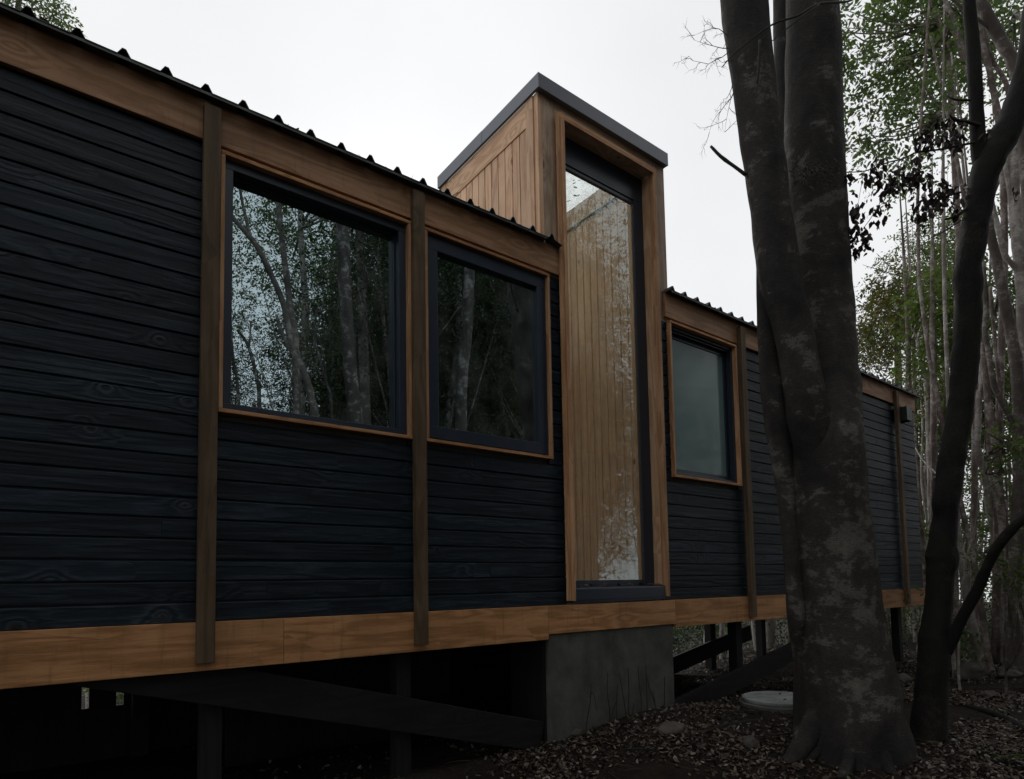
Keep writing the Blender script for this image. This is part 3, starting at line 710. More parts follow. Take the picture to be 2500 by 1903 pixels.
for k in range(85):
    a = at(rt.uniform(1926, 2044), rt.gauss(420, 20), 4.40 + rt.random()*.05); th = rt.gauss(-.6, .9)
    b = a + Vector((math.cos(th)*.04, -.035*rt.random(), math.sin(th)*.09))*rt.uniform(.4, 1.2)
    mb.tube([(a, .004), ((a+b)/2 + Vector((0, -.012, .01)), .003), (b, .0012)], 4, 2)
mb.build('twig_tangle', M['stick'], big)
# its crown, above the picture
rg = np.random.default_rng(21)
def crown(rg, cents, mat, par, size=.07, **kw):
    V, r = leaves(rg, cents, size, **kw); return quads('crown', V, r, mat, par)
cents = [((4.2, -3.0, 9.4), (2.0, 1.8, 1.6), 130), ((2.6, -4.2, 9.6), (1.8, 1.6, 1.4), 70)]
crown(rg, cents, M['leaf_dark'], big, .085)

dark = thing('crooked_tree', 'dark crooked tree forking right of the thick grey tree', 'tree', at(2262, 1835, 4.6))
tr([(2262, 1900, 130), (2262, 1840, 104), (2268, 1760, 84), (2275, 1662, 76), (2282, 1556, 76), (2291, 1484, 65), (2296, 1413, 64), (2300, 1365, 78), (2301, 1318, 66), (2308, 1260, 56), (2308, 1225, 62), (2319, 1158, 65), (2329, 1087, 63), (2342, 1016, 62), (2350, 950, 60), (2357, 879, 64), (2362, 789, 65), (2363, 700, 68), (2362, 660, 66), (2375, 588, 65), (2386, 517, 65), (2400, 445, 67), (2418, 390, 72), (2442, 350, 74), (2468, 300, 68), (2490, 232, 62), (2510, 150, 58), (2530, 0, 54), (2565, -300, 46), (2600, -700, 36)],
   4.6, seg=20, sub=5, wob=.12, wsc=9, rough=.007, seed=6, k=.445).build('trunk', M['bark_dark'], dark)
tr([(2405, 420, 36), (2391, 381, 34), (2386, 310, 31), (2381, 214, 31), (2376, 119, 30), (2366, 0, 26), (2350, -250, 22), (2330, -600, 16)], 4.62, seg=14, sub=5, wob=.1, wsc=10, seed=7).build('limb', M['bark_dark'], dark)
tr([(2300, 1610, 30, 4.6), (2327, 1556, 27, 4.5), (2356, 1496, 25, 4.4), (2388, 1437, 24, 4.3), (2413, 1377, 23, 4.2), (2439, 1330, 24, 4.1), (2476, 1287, 23, 4.0), (2505, 1262, 22, 3.95), (2600, 1180, 20, 3.8), (2760, 1050, 15, 3.7)], 4.4, seg=14, sub=5, wob=.1, wsc=10, seed=8).build('limb', M['bark_dark'], dark)
mb = MB()
mb.tube([(at(2410, 342, 4.62), .010), (at(2372, 350, 4.6), .009), (at(2290, 366, 4.6), .007), (at(2240, 372, 4.6), .0065), (at(2205, 388, 4.6), .005), (at(2165, 398, 4.6), .005), (at(2112, 418, 4.6), .004), (at(2060, 421, 4.62), .003)], 7, 4)
mb.tube([(at(2238, 372, 4.6), .012), (at(2232, 345, 4.6), .006), (at(2228, 310, 4.6), .004)], 6, 3)
mb.tube([(at(2366, 505, 4.6), .013), (at(2335, 528, 4.58), .011), (at(2308, 536, 4.56), .008)], 6, 3)
mb.tube([(at(2360, 530, 4.6), .005), (at(2300, 568, 4.6), .004), (at(2256, 590, 4.6), .002), (at(2215, 625, 4.6), .001)], 5, 3)
mb.tube([(at(2345, 470, 4.6), .008), (at(2310, 480, 4.58), .008), (at(2272, 502, 4.56), .006)], 6, 3)
mb.tube([(at(2395, 310, 4.6), .022), (at(2370, 300, 4.56), .012), (at(2330, 292, 4.52), .009), (at(2318, 280, 4.5), .004)], 7, 3)
mb.tube([(at(2160, 470, 4.55), .002), (at(2135, 520, 4.5), .0028), (at(2095, 575, 4.48), .002)], 5, 3)
mb.tube([(at(2368, 245, 4.6), .008), (at(2335, 244, 4.56), .007), (at(2312, 236, 4.55), .003)], 6, 3)
mb.tube([(at(2110, 418, 4.6), .002), (at(2098, 480, 4.58), .0015), (at(2086, 560, 4.58), .001)], 5, 3)
mb.build('branch', M['stick'], dark)
# withered leaves hanging in bunches
spots = [(2238, 385, 8, 12), (2240, 410, 9, 14), (2244, 435, 9, 14), (2086, 492, 17, 12), (2083, 515, 16, 10), (2097, 520, 14, 8), (2088, 555, 22, 18), (2094, 580, 22, 18), (2112, 568, 18, 12), (2104, 600, 20, 14), (2086, 620, 14, 8), (2068, 430, 13, 8), (2135, 400, 20, 12), (2120, 430, 16, 9), (2140, 440, 16, 8),
         (2160, 405, 16, 9), (2160, 470, 20, 15), (2150, 500, 16, 10), (2145, 530, 16, 8), (2185, 435, 22, 18), (2175, 455, 18, 12), (2200, 405, 16, 9), (2215, 430, 18, 14), (2225, 445, 18, 13), (2240, 425, 16, 10), (2250, 500, 22, 20), (2262, 485, 20, 16), (2255, 525, 20, 16), (2240, 540, 14, 8),
         (2270, 460, 18, 12), (2290, 470, 20, 16), (2285, 500, 18, 12), (2310, 470, 18, 12), (2325, 495, 18, 14), (2335, 515, 16, 12), (2345, 470, 16, 10), (2265, 425, 12, 6), (2300, 440, 14, 8),
         (2262, 325, 18, 14), (2280, 310, 18, 14), (2270, 345, 18, 14), (2300, 330, 20, 20), (2320, 318, 18, 14), (2315, 345, 18, 14), (2340, 330, 16, 12), (2290, 290, 14, 9), (2320, 295, 14, 9), (2350, 300, 14, 9), (2250, 350, 14, 8), (2335, 360, 12, 7), (2410, 320, 12, 7), (2480, 470, 10, 6)]
V = []; R_ = []
rl = random.Random(9)
for (u, v, r, n) in spots:
    for k in range(int(n*1.15)):
        p = at(u + rl.gauss(0, r*.55), v + rl.gauss(0, r*.6), 4.58 + rl.gauss(0, .05))
        L = rl.uniform(.030, .078); a = Vector((rl.gauss(0, .55), rl.gauss(0, .5), -1)).normalized(); b = a.cross(Vector((rl.gauss(0, 1), rl.gauss(0, 1), .2))).normalized(); c = a.cross(b)
        wd = L*rl.uniform(.16, .34); cu = L*rl.uniform(.1, .35)
        q = [p, p+a*L*.35+b*wd+c*cu*.5, p+a*L*.7+b*wd*.7+c*cu, p+a*L+c*cu*.3, p+a*L*.65-b*wd*.8+c*cu*.2, p+a*L*.3-b*wd*.9+c*cu]
        V.append([q[0], q[3], q[2], q[1]]); V.append([q[0], q[5], q[4], q[3]]); s_ = rl.random(); R_ += [s_, s_]
quads('withered_leaves', np.array([[list(p) for p in f] for f in V]), np.array(R_), M['leaf_dry'], dark)
rg = np.random.default_rng(22)
crown(rg, [((7.4, -3.0, 9.0), (1.6, 1.5, 1.2), 60)], M['leaf'], dark, .075)

# ================================================================== FOREST BEYOND THE FAR END
def forest_tree(name, label, path, depth, mat, group, foliage=(), fmat='leaf', size=.09, ext=7.5, limbs=(), cat='tree', top=True):
    p = [(at(q[0], q[1], q[3] if len(q) > 3 else depth), q[2]*.5*(q[3] if len(q) > 3 else depth)/FPX) for q in path]
    base = p[-1][0].copy()
    if base.z > gz(base.x, base.y):
        g = gz(base.x, base.y); p.append((Vector((base.x+RNG.uniform(-.05, .05), base.y, g-.06)), p[-1][1]*1.25))
    t0 = p[0][0]
    if ext and t0.z < ext:
        d = (p[0][0]-p[1][0]).normalized(); d = (d + Vector((0, 0, .9))).normalized()
        r0 = p[0][1]
        e1 = t0 + d*(ext-t0.z)*.5 + Vector((RNG.gauss(0, .15), RNG.gauss(0, .15), 0)); e2 = e1 + Vector((RNG.gauss(0, .25), RNG.gauss(0, .25), (ext-t0.z)*.5))
        p = [(e2, r0*.35), (e1, r0*.7)] + p
    if not ext: p[0] = (p[0][0], p[0][1]*.35); p.insert(0, (p[0][0]*1.45 - p[1][0]*.45, p[0][1]*.2))
    th = thing(name, label, cat, (p[-1][0].x, p[-1][0].y, p[-1][0].z+.06), group)
    mb = MB(); mb.tube(p[::-1], 9, 4, .18, 7, RNG.random()*9)
    cents = []
    tips = []
    for (u, v, d, ru, rv, n) in foliage:
        c = at(u, v, d); cents.append((c, (ru*d/FPX, max(ru, rv)*.8*d/FPX, rv*d/FPX), max(8, int(n*.95)))); tips.append((c, ru*d/FPX))
    if top:
        c = p[0][0]; cents.append((c, (.9, .9, .8), 14))
    for c, r in tips:
        i = min(range(len(p)), key=lambda k: (p[k][0]-c).length + max(0, p[k][0].z-c.z)*2)
        a = p[i][0]
        for k in range(4):
            e = c + Vector((RNG.gauss(0, r*.5), RNG.gauss(0, r*.5), RNG.gauss(0, r*.6)))
            mb.tube([(a, min(p[i][1]*.5, .028)), ((a+e)/2 + Vector((RNG.gauss(0, .12), RNG.gauss(0, .12), -.10)), .012), (e, .004)], 5, 4)
    for lm in limbs:
        q = [(at(w_[0], w_[1], w_[3] if len(w_) > 3 else depth), w_[2]*.5*depth/FPX) for w_ in lm]
        mb.tube(q, 8, 4, .15, 7)
    mb.build('trunk', mat, th)
    if cents:
        V, r = leaves(np.random.default_rng(int(RNG.random()*1e6)), cents, size, per=9, clump=12, spread=.2)
        quads('crown', V, r, M[fmat], th)
    return th
R, P_, GB = M['bark_red'], M['bark_pale'], M['bark_grey']
GR = 'slender trees beyond the far end of the cabin'
forest_tree('slender_tree', 'thin tree with airy leaves nearest the thick grey trunk, reaching out over the roof end', [(2250, -60, 9), (2266, 0, 10), (2290, 55, 11), (2309, 102, 12), (2317, 133, 12), (2321, 190, 13), (2323, 274, 13), (2330, 400, 13), (2340, 600, 14), (2335, 900, 15), (2330, 1300, 18), (2330, 1645, 22)], 9.2, R, GR,
            [(2150, 130, 9.5, 100, 130, 230), (2110, 300, 9.5, 60, 100, 90), (2210, 320, 9.8, 85, 110, 150), (2085, 60, 9.2, 45, 70, 50), (2250, 90, 9.6, 70, 110, 150)], limbs=[[(2314, 145, 8), (2290, 110, 7), (2265, 80, 6), (2262, 20, 5)], [(2322, 280, 6), (2280, 250, 5), (2240, 180, 4), (2200, 150, 2)]])
forest_tree('slender_tree', 'thin reddish tree passing behind the left fork of the crooked tree', [(2300, -60, 8), (2307, 0, 9), (2321, 55, 10), (2338, 102, 10), (2357, 160, 11), (2375, 240, 12), (2390, 420, 13), (2385, 800, 14), (2378, 1318, 15), (2382, 1600, 17)], 8.8, R, GR, [(2300, 150, 9.6, 90, 120, 140), (2330, 30, 9.6, 70, 60, 80)])
forest_tree('slender_tree', 'straight pinkish stem showing between the two forks of the crooked tree', [(2384, -20, 12), (2388, 24, 13), (2397, 100, 13), (2414, 162, 14), (2423, 214, 14), (2435, 274, 15), (2445, 360, 15), (2452, 600, 15), (2440, 1000, 16), (2430, 1627, 20)], 8.2, R, GR, [(2400, 120, 10.5, 70, 130, 120)], limbs=[[(2463, 240, 10), (2454, 198, 10), (2421, 143, 9), (2404, 71, 8), (2400, -10, 7)]])
forest_tree('slender_tree', 'stout brown stem slanting up to the left behind the right fork of the crooked tree', [(2375, -100, 24), (2385, -40, 25), (2392, 0, 26), (2421, 60, 27), (2450, 110, 27), (2478, 170, 28), (2500, 300, 30), (2530, 800, 34), (2540, 1640, 44)], 6.8, GB, GR, [(2460, 60, 9.5, 70, 120, 150)], limbs=[[(2434, 92, 8), (2412, 67, 8), (2368, 35, 8), (2326, 0, 7), (2290, -30, 6)]])
forest_tree('slender_tree', 'pale forked tree at the right edge, above the slanting limb', [(2474, 250, 22), (2476, 350, 24), (2473, 421, 25), (2477, 493, 25), (2482, 564, 26), (2490, 640, 27), (2497, 750, 28), (2504, 1000, 30), (2515, 1640, 38)], 8.0, P_, GR, [(2450, 620, 11, 80, 130, 240), (2470, 250, 10, 60, 110, 120)], limbs=[[(2478, 560, 12), (2471, 528, 12), (2464, 457, 11), (2454, 398, 11), (2450, 300, 9)], [(2492, 735, 12), (2485, 667, 12), (2454, 624, 12), (2440, 569, 12), (2423, 502, 11), (2410, 420, 9)]])
forest_tree('slender_tree', 'mottled brown trunk rising just right of the crooked tree', [(2405, 480, 17), (2412, 530, 19), (2419, 576, 21), (2433, 636, 22), (2443, 690, 23), (2454, 745, 24), (2464, 789, 25), (2473, 843, 26), (2479, 879, 27), (2486, 950, 28), (2488, 1070, 30), (2490, 1212, 32), (2476, 1400, 34), (2474, 1532, 37), (2477, 1630, 48)], 7.6, GB, GR, [(2440, 820, 11, 60, 120, 160)], limbs=[[(2481, 1072, 12), (2470, 1030, 12), (2450, 989, 12), (2436, 964, 12), (2423, 923, 12), (2414, 861, 11), (2404, 807, 11), (2407, 745, 11), (2400, 640, 9)]])
forest_tree('slender_tree', 'pale green-grey trunk with a swollen middle, centre of the stems at the right', [(2394, 900, 10), (2391, 960, 13), (2389, 1007, 14), (2386, 1069, 14), (2389, 1114, 15), (2402, 1150, 16), (2411, 1194, 18), (2418, 1248, 19), (2427, 1290, 20), (2432, 1365, 21), (2439, 1437, 21), (2439, 1484, 22), (2446, 1556, 23), (2453, 1622, 28)], 8.3, P_, GR, [(2400, 800, 12, 70, 110, 200)])
forest_tree('slender_tree', 'smooth grey-pink trunk forking high, beside the pale swollen one', [(2407, 930, 14), (2412, 980, 16), (2420, 1025, 17), (2427, 1060, 18), (2430, 1096, 17), (2437, 1159, 17), (2443, 1230, 18), (2449, 1300, 19), (2458, 1400, 20), (2464, 1500, 22), (2468, 1625, 26)], 8.0, R, GR, limbs=[[(2430, 1045, 9), (2440, 1010, 9), (2443, 970, 9), (2436, 900, 8), (2430, 861, 8), (2428, 816, 8), (2423, 771, 8), (2418, 700, 7)]], foliage=[(2455, 1000, 12, 60, 90, 120)])
forest_tree('slender_tree', 'pale trunk leaning left whose foot stands just right of the low slanting limb', [(2325, 1190, 11), (2331, 1235, 12), (2337, 1282, 13), (2344, 1341, 15), (2351, 1401, 17), (2358, 1449, 18), (2370, 1508, 20), (2380, 1556, 21), (2389, 1591, 23), (2400, 1650, 28)], 7.9, P_, GR, [(2310, 1080, 13, 80, 100, 160)])
forest_tree('sapling', 'thin whitish sapling with a forked tip among the trunks', [(2404, 1078, 3), (2400, 1132, 3), (2397, 1159, 4), (2394, 1194, 4), (2386, 1239, 4), (2379, 1290, 4), (2358, 1370, 4), (2353, 1413, 4), (2344, 1490, 5), (2340, 1640, 6)], 6.8, P_, None, limbs=[[(2399, 1140, 2.5), (2408, 1118, 2), (2420, 1108, 1.5)]], ext=0, top=False, cat='sapling')
forest_tree('slender_tree', 'slim brown trunk with peeling bark leaning left between two pale trunks', [(2380, 1380, 12), (2388, 1430, 13), (2394, 1472, 13), (2403, 1532, 14), (2410, 1591, 15), (2420, 1642, 18)], 7.6, R, GR, [(2380, 1300, 12, 60, 70, 90)])
forest_tree('slender_tree', 'pinkish narrow trunk close against the foot of the swollen pale trunk', [(2428, 1400, 10), (2432, 1508, 11), (2432, 1580, 12), (2439, 1632, 15)], 8.6, R, GR, [(2430, 1330, 13, 50, 70, 90)])
forest_tree('sapling', 'short thin stem right beside the foot of the crooked tree', [(2322, 1540, 7), (2327, 1587, 8), (2330, 1645, 10)], 7.6, P_, None, [(2330, 1500, 8, 40, 50, 40)], ext=0, top=False, cat='sapling')
forest_tree('sapling', 'narrow stem with a crook behind the slanting low limb', [(2372, 1280, 6), (2377, 1318, 7), (2382, 1360, 8), (2380, 1413, 8), (2376, 1500, 9), (2380, 1640, 10)], 8.2, P_, None, ext=0, top=False, cat='sapling')
forest_tree('slender_tree', 'thin whitish stem just left of the crooked tree above the roof end', [(2223, 640, 4), (2223, 700, 5), (2223, 790, 6), (2221, 860, 6), (2222, 950, 7), (2228, 1300, 8), (2235, 1600, 9)], 12.5, P_, GR, [(2190, 770, 12.5, 95, 95, 420)], 'leaf_olive', ext=0, top=False)
forest_tree('slender_tree', 'grey stem with a kink seen between the roof end and the crooked tree', [(2262, 720, 7), (2257, 786, 8), (2241, 829, 9), (2250, 879, 10), (2259, 923, 11), (2264, 968, 12), (2270, 1150, 13), (2275, 1400, 14), (2280, 1620, 16)], 11.0, P_, GR, [(2290, 790, 10, 55, 90, 220), (2300, 730, 10, 40, 60, 90)], 'leaf_bright', ext=0, top=False, limbs=[[(2262, 940, 4), (2246, 850, 3), (2225, 800, 3), (2200, 770, 2)]])
forest_tree('slender_tree', 'two thin white stems hard against the end wall of the cabin', [(2246, 960, 4), (2253, 1042, 5), (2250, 1141, 6), (2252, 1194, 6), (2259, 1239, 7), (2264, 1290, 7), (2270, 1500, 8), (2272, 1640, 10)], 11.5, P_, GR, [(2255, 960, 13, 75, 90, 330)], ext=0, top=False, limbs=[[(2262, 1240, 6), (2258, 1190, 5), (2254, 1165, 5), (2262, 1140, 5), (2264, 1080, 4), (2275, 1010, 4), (2285, 960, 3)]])
forest_tree('slender_tree', 'brown mottled stem behind the white ones at the end wall', [(2268, 1000, 7), (2266, 1069, 8), (2262, 1123, 9), (2259, 1168, 9), (2266, 1212, 9), (2272, 1266, 10), (2276, 1400, 11), (2280, 1640, 13)], 12.5, R, GR, [(2300, 1100, 14, 90, 120, 380)], ext=0, top=False)
forest_tree('bushy_tree', 'broad olive and orange tinted tree behind the roof end', [(2195, 700, 12), (2190, 800, 14), (2195, 1000, 16), (2200, 1600, 22)], 15.5, GB, None, [(2170, 800, 15.5, 95, 80, 520), (2230, 740, 15.5, 80, 80, 420), (2130, 850, 15.5, 45, 60, 180), (2290, 660, 15, 80, 60, 300)], 'leaf_olive', .075, ext=0, top=False)
forest_tree('bushy_tree', 'green feathery tree in the gap between the grey and the crooked trunk', [(2300, 560, 9), (2300, 700, 11), (2310, 1000, 14), (2310, 1600, 20)], 13.5, GB, None, [(2280, 590, 13.5, 90, 50, 220), (2330, 640, 13, 60, 80, 200), (2215, 640, 13.5, 90, 36, 90), (2300, 700, 13, 80, 60, 220)], 'leaf', .07, ext=0, top=False)
forest_tree('sapling', 'short sapling with fresh yellow-green leaves in front of the trunks', [(2452, 1075, 3), (2456, 1150, 4), (2459, 1300, 5), (2456, 1640, 6)], 6.6, GB, None, [(2455, 1085, 6.6, 24, 20, 26), (2452, 1125, 6.6, 18, 14, 14), (2405, 1340, 6.6, 34, 22, 30), (2470, 1410, 6.6, 30, 26, 30), (2420, 1060, 6.6, 16, 10, 10)], 'leaf_bright', .06, ext=0, top=False, cat='sapling')
# more stems filling the wood further back
GF = 'further thin trees of the wood beyond the cabin'
rf = random.Random(31); far_specs = []
for k in range(24):
    u = rf.uniform(2240, 2620); d = rf.uniform(9.5, 19); far_specs.append((u, d))
for k, (u, d) in enumerate(far_specs):
    lean = rf.gauss(0, 25); wpx = rf.uniform(6, 13)*9/d*1.2
    path = [(u+lean*1.6, 500, wpx*.7), (u+lean, 800, wpx*.85), (u+lean*.5+rf.gauss(0, 6), 1100, wpx), (u+rf.gauss(0, 5), 1400, wpx*1.1), (u, 1600, wpx*1.3)]
    fol = [(u+rf.gauss(0, 30), rf.uniform(720, 1420), d+.5, rf.uniform(45, 80), rf.uniform(60, 110), int(70+rf.random()*70)) for _ in range(2)]
    fol = [q for q in fol if q[0] > 2330 or q[1] > 900]
    forest_tree('forest_tree', 'thin leafy tree deep in the wood beyond the cabin end', path, d, rf.choice([R, P_, GB, R]), GF, fol, rf.choice(['leaf', 'leaf', 'leaf_olive', 'leaf_bright']), .075, ext=rf.uniform(6, 9) if u > 2330 else 0, top=k % 3 == 0 and u > 2380)
# trees whose trunks show beneath the floor, and the one whose top peeps over the left eave
GU = 'pale trunks seen through the gap under the floor'
low = [(1728, 1620, 20, 'wide pale trunk low in the gap left of the dark pier'), (1762, 1580, 10, 'narrow pale trunk seen in both openings left of the dark pier'), (1781, 1600, 8, 'thin bright stem nearest the left side of the dark pier'), (1846, 1590, 10, 'leaning pinkish trunk right of the dark pier'), (1880, 1570, 25, 'broad rough pale trunk in the middle of the right opening'), (1926, 1550, 7, 'slim pale stem by the thick tree, at the right end of the opening')]
for i, (u, v, wd, lab) in enumerate(low):
    d = 11.5 + .3*i; cr = (u+rf.uniform(-30, 30), 1290, d+1.6, 150, 170, 230); ln = -7 if i == 3 else (3 if i == 2 else 0)
    forest_tree('pale_tree', lab, [(u+ln*2, v-170, wd*.9), (u+ln, v-70, wd), (u, v, wd), (u-ln*.6, 1650, wd*1.15)], d, P_, GU, [cr], 'leaf_dark', .09, ext=0, top=False)
low2 = [(2156, 1545, 8, 'slim trunk at the left of the opening right of the thick tree'), (2170, 1550, 9, 'brown trunk second in the opening right of the thick tree'), (2188, 1560, 5, 'leaning thin pole in the opening right of the thick tree'), (2203, 1560, 9, 'straight grey trunk in the middle of the opening right of the thick tree'), (2226, 1550, 5, 'thin stem close by the crooked tree, under the floor beam')]
for i, (u, v, wd, lab) in enumerate(low2):
    d = 12.5 + .5*i
    forest_tree('pale_tree', lab, [(u-6+i*2, v-130, wd*.9), (u-3, v-50, wd), (u, v, wd), (u+(14 if i == 2 else 4), 1650, wd*1.15)], d, P_ if i != 1 else R, GU, [(u, v-130, d+.3, 40, 60, 60)], 'leaf', .07, ext=0, top=False)
forest_tree('tall_tree', 'leafy tree top peeping over the left end of the roof', [(60, -40, 10), (40, 60, 14), (30, 400, 22), (20, 1735, 34)], 13.0, GB, None, [(60, 10, 13, 95, 42, 210), (-60, 20, 13, 110, 110, 260), (0, -120, 13, 110, 90, 300), (140, 35, 13, 26, 26, 24)], 'leaf', .085, ext=0, top=False)
for k, (u, lab) in enumerate(((12, 'grey trunk far behind the piers at the left edge'), (215, 'stem with low green leaves far behind the piers'), (275, 'short pale stem behind the left diagonal plank'))):
    forest_tree('pale_tree', lab, [(u, 1600, 12), (u, 1680, 14), (u+3, 1735, 16)], 12.0, P_, 'pale trunks seen through the gap under the floor', [(u+5, 1690, 11.5, 18, 18, 22)], 'leaf_bright', .09, ext=0, top=False)

# dense wood closing the view far behind (one mass nobody could count)
rg = np.random.default_rng(77); cents = []
for k in range(105):
    az = rg.uniform(math.radians(50), math.radians(88)); dist = rg.uniform(17, 27)
    h = rg.uniform(-.8, 1.6) if k % 3 else rg.uniform(0, 4.5)
    cents.append(((CAM.x+math.sin(az)*dist, CAM.y+math.cos(az)*dist, h), (1.5, 1.5, 1.1), 42))
for k in range(130):
    az = rg.uniform(math.radians(-14), math.radians(60)); dist = rg.uniform(17, 24)
    cents.append(((CAM.x+math.sin(az)*dist, CAM.y+math.cos(az)*dist, rg.uniform(-1.0, 1.1)), (1.6, 1.6, .8), 38))
V, r = leaves(rg, cents, .13, per=9, slen=.6)
tag(quads('distant_wood', V, r, M['leaf']), 'green mass of leaves closing the wood far behind the cabin', 'woodland', kind='stuff')
# low growth between the trunks
cents = []
for k in range(120):
    x = rg.uniform(11.2, 19); y = rg.uniform(-4.5, 5); cents.append(((x, y, gz(x, y)+rg.uniform(.1, .7)), (.45, .45, .4), 9))
for k in range(420):
    x = rg.uniform(2, 20); y = rg.uniform(5.5, 12); cents.append(((x, y, gz(x, y)+rg.uniform(.1, 1.3)), (.6, .6, .5), 12))
V, r = leaves(rg, cents, .07, per=9, slen=.35)
tag(quads('undergrowth', V, r, M['leaf_dark']), 'low dark undergrowth among the trunks behind and beyond the cabin', 'undergrowth', kind='stuff')

# ================================================================== THE WOOD FACING THE CABIN (mirrored in its glass, shades the ground)
def facing_tree(label, path, mat, group, cents=(), fmat='leaf_dark', size=.08, extra=()):
    p = [(mir(q[0], q[1], q[3]), q[2]*.5*q[3]/FPX) for q in path]
    b = p[-1][0]; p.append((Vector((b.x, b.y, gz(b.x, b.y)-.08)), p[-1][1]*1.3))
    th = thing('facing_tree', label, 'tree', (b.x, b.y, gz(b.x, b.y)), group)
    mb = MB(); mb.tube(p[::-1], 14, 5, .12, 7, RNG.random()*9)
    for lm in extra: mb.tube([(mir(q[0], q[1], q[3]), q[2]*.5*q[3]/FPX) for q in lm], 10, 5, .12, 7)
    mb.build('trunk', mat, th)
    if cents:
        V, r = leaves(np.random.default_rng(int(RNG.random()*1e6)), cents, size); quads('crown', V, r, M[fmat], th)
D1 = 9.6
facing_tree('pale trunk mirrored toward the right of the large fixed window', [(835, 200, 24, D1), (840, 380, 27, D1), (845, 535, 30, D1), (851, 700, 31, D1), (860, 826, 32, D1), (868, 933, 33, D1), (877, 1020, 35, D1), (890, 1200, 38, D1), (900, 1500, 44, D1)], M['bark_banded'], 'trees mirrored in the glass')
facing_tree('shaded trunk mirrored just right of the pale one in the large fixed window', [(880, 300, 20, 12), (888, 600, 22, 12), (894, 800, 24, 12), (900, 1010, 26, 12), (905, 1400, 30, 12)], M['bark_grey'], 'trees mirrored in the glass')
facing_tree('upright trunk mirrored in the left middle of the large fixed window', [(672, 250, 10, 11), (685, 470, 13, 11), (693, 560, 14, 11), (704, 650, 15, 11), (715, 740, 16, 11), (726, 800, 17, 11), (729, 870, 18, 11), (731, 997, 19, 11), (735, 1400, 24, 11)], M['bark_grey'], 'trees mirrored in the glass')
facing_tree('crooked leaning tree mirrored across the left half of the large fixed window', [(540, 470, 9, 9.2), (573, 518, 11, 9.2), (605, 555, 13, 9.2), (635, 593, 14, 9.2), (667, 657, 14, 9.2), (699, 732, 15, 9.2), (712, 790, 15, 9.2), (724, 850, 16, 9.2), (742, 880, 17, 9.2), (757, 922, 18, 9.2), (770, 976, 19, 9.2), (777, 1030, 20, 9.2), (785, 1400, 26, 9.2)], M['bark_grey'], 'trees mirrored in the glass',
            extra=[[(738, 875, 12, 9.2), (712, 838, 11, 9.2), (690, 790, 9, 9.2), (683, 760, 7, 9.2)], [(618, 570, 9, 9.2), (606, 520, 8, 9.2), (592, 450, 7, 9.2), (585, 380, 6, 9.2)]])
facing_tree('slim stem with a low fork mirrored near the left frame of the large fixed window', [(585, 800, 7, 11), (612, 840, 8, 11), (633, 922, 9, 11), (639, 990, 10, 11), (642, 1400, 12, 11)], M['bark_banded'], 'trees mirrored in the glass', extra=[[(612, 842, 6, 11), (616, 820, 5, 11), (618, 780, 4, 11)]])
facing_tree('thin stem mirrored at the very left of the large fixed window', [(566, 740, 6, 11), (573, 869, 7, 11), (588, 980, 8, 11), (596, 1400, 10, 11)], M['bark_banded'], 'trees mirrored in the glass')
facing_tree('thin wavy stem mirrored between the crooked and the pale trunk', [(784, 740, 4, 10), (776, 809, 5, 10), (789, 869, 6, 10), (806, 933, 6, 10), (819, 1010, 7, 10), (824, 1400, 9, 10)], M['bark_banded'], 'trees mirrored in the glass', extra=[[(776, 806, 4, 10), (792, 770, 3, 10), (796, 720, 3, 10)], [(806, 930, 4, 10), (796, 850, 3, 10), (784, 815, 3, 10)]])
facing_tree('pale trunk mirrored in the left part of the hinged window', [(1160, 350, 22, 10.5), (1155, 520, 25, 10.5), (1150, 662, 27, 10.5), (1146, 760, 27, 10.5), (1142, 825, 27, 10.5), (1133, 908, 28, 10.5), (1129, 1033, 29, 10.5), (1126, 1400, 36, 10.5)], M['bark_banded'], 'trees mirrored in the glass', extra=[[(1140, 720, 3, 10.4), (1110, 770, 3, 10.4), (1075, 815, 2, 10.4)]])
facing_tree('thin knotted stem mirrored in the right part of the hinged window', [(1268, 600, 6, 12), (1275, 742, 8, 12), (1279, 867, 9, 12), (1279, 950, 9, 12), (1296, 1012, 10, 12), (1300, 1400, 12, 12)], M['bark_banded'], 'trees mirrored in the glass', extra=[[(1279, 870, 5, 12), (1260, 800, 4, 12), (1250, 740, 3, 12)]])
facing_tree('pale stem mirrored down the middle of the tall tower window', [(1478, 600, 11, 15), (1476, 850, 13, 15), (1474, 1000, 14, 15), (1466, 1150, 15, 15), (1455, 1280, 16, 15), (1450, 1500, 18, 15)], M['bark_banded'], 'trees mirrored in the glass', extra=[[(1468, 1000, 6, 15), (1440, 930, 5, 15), (1420, 860, 4, 15)]])

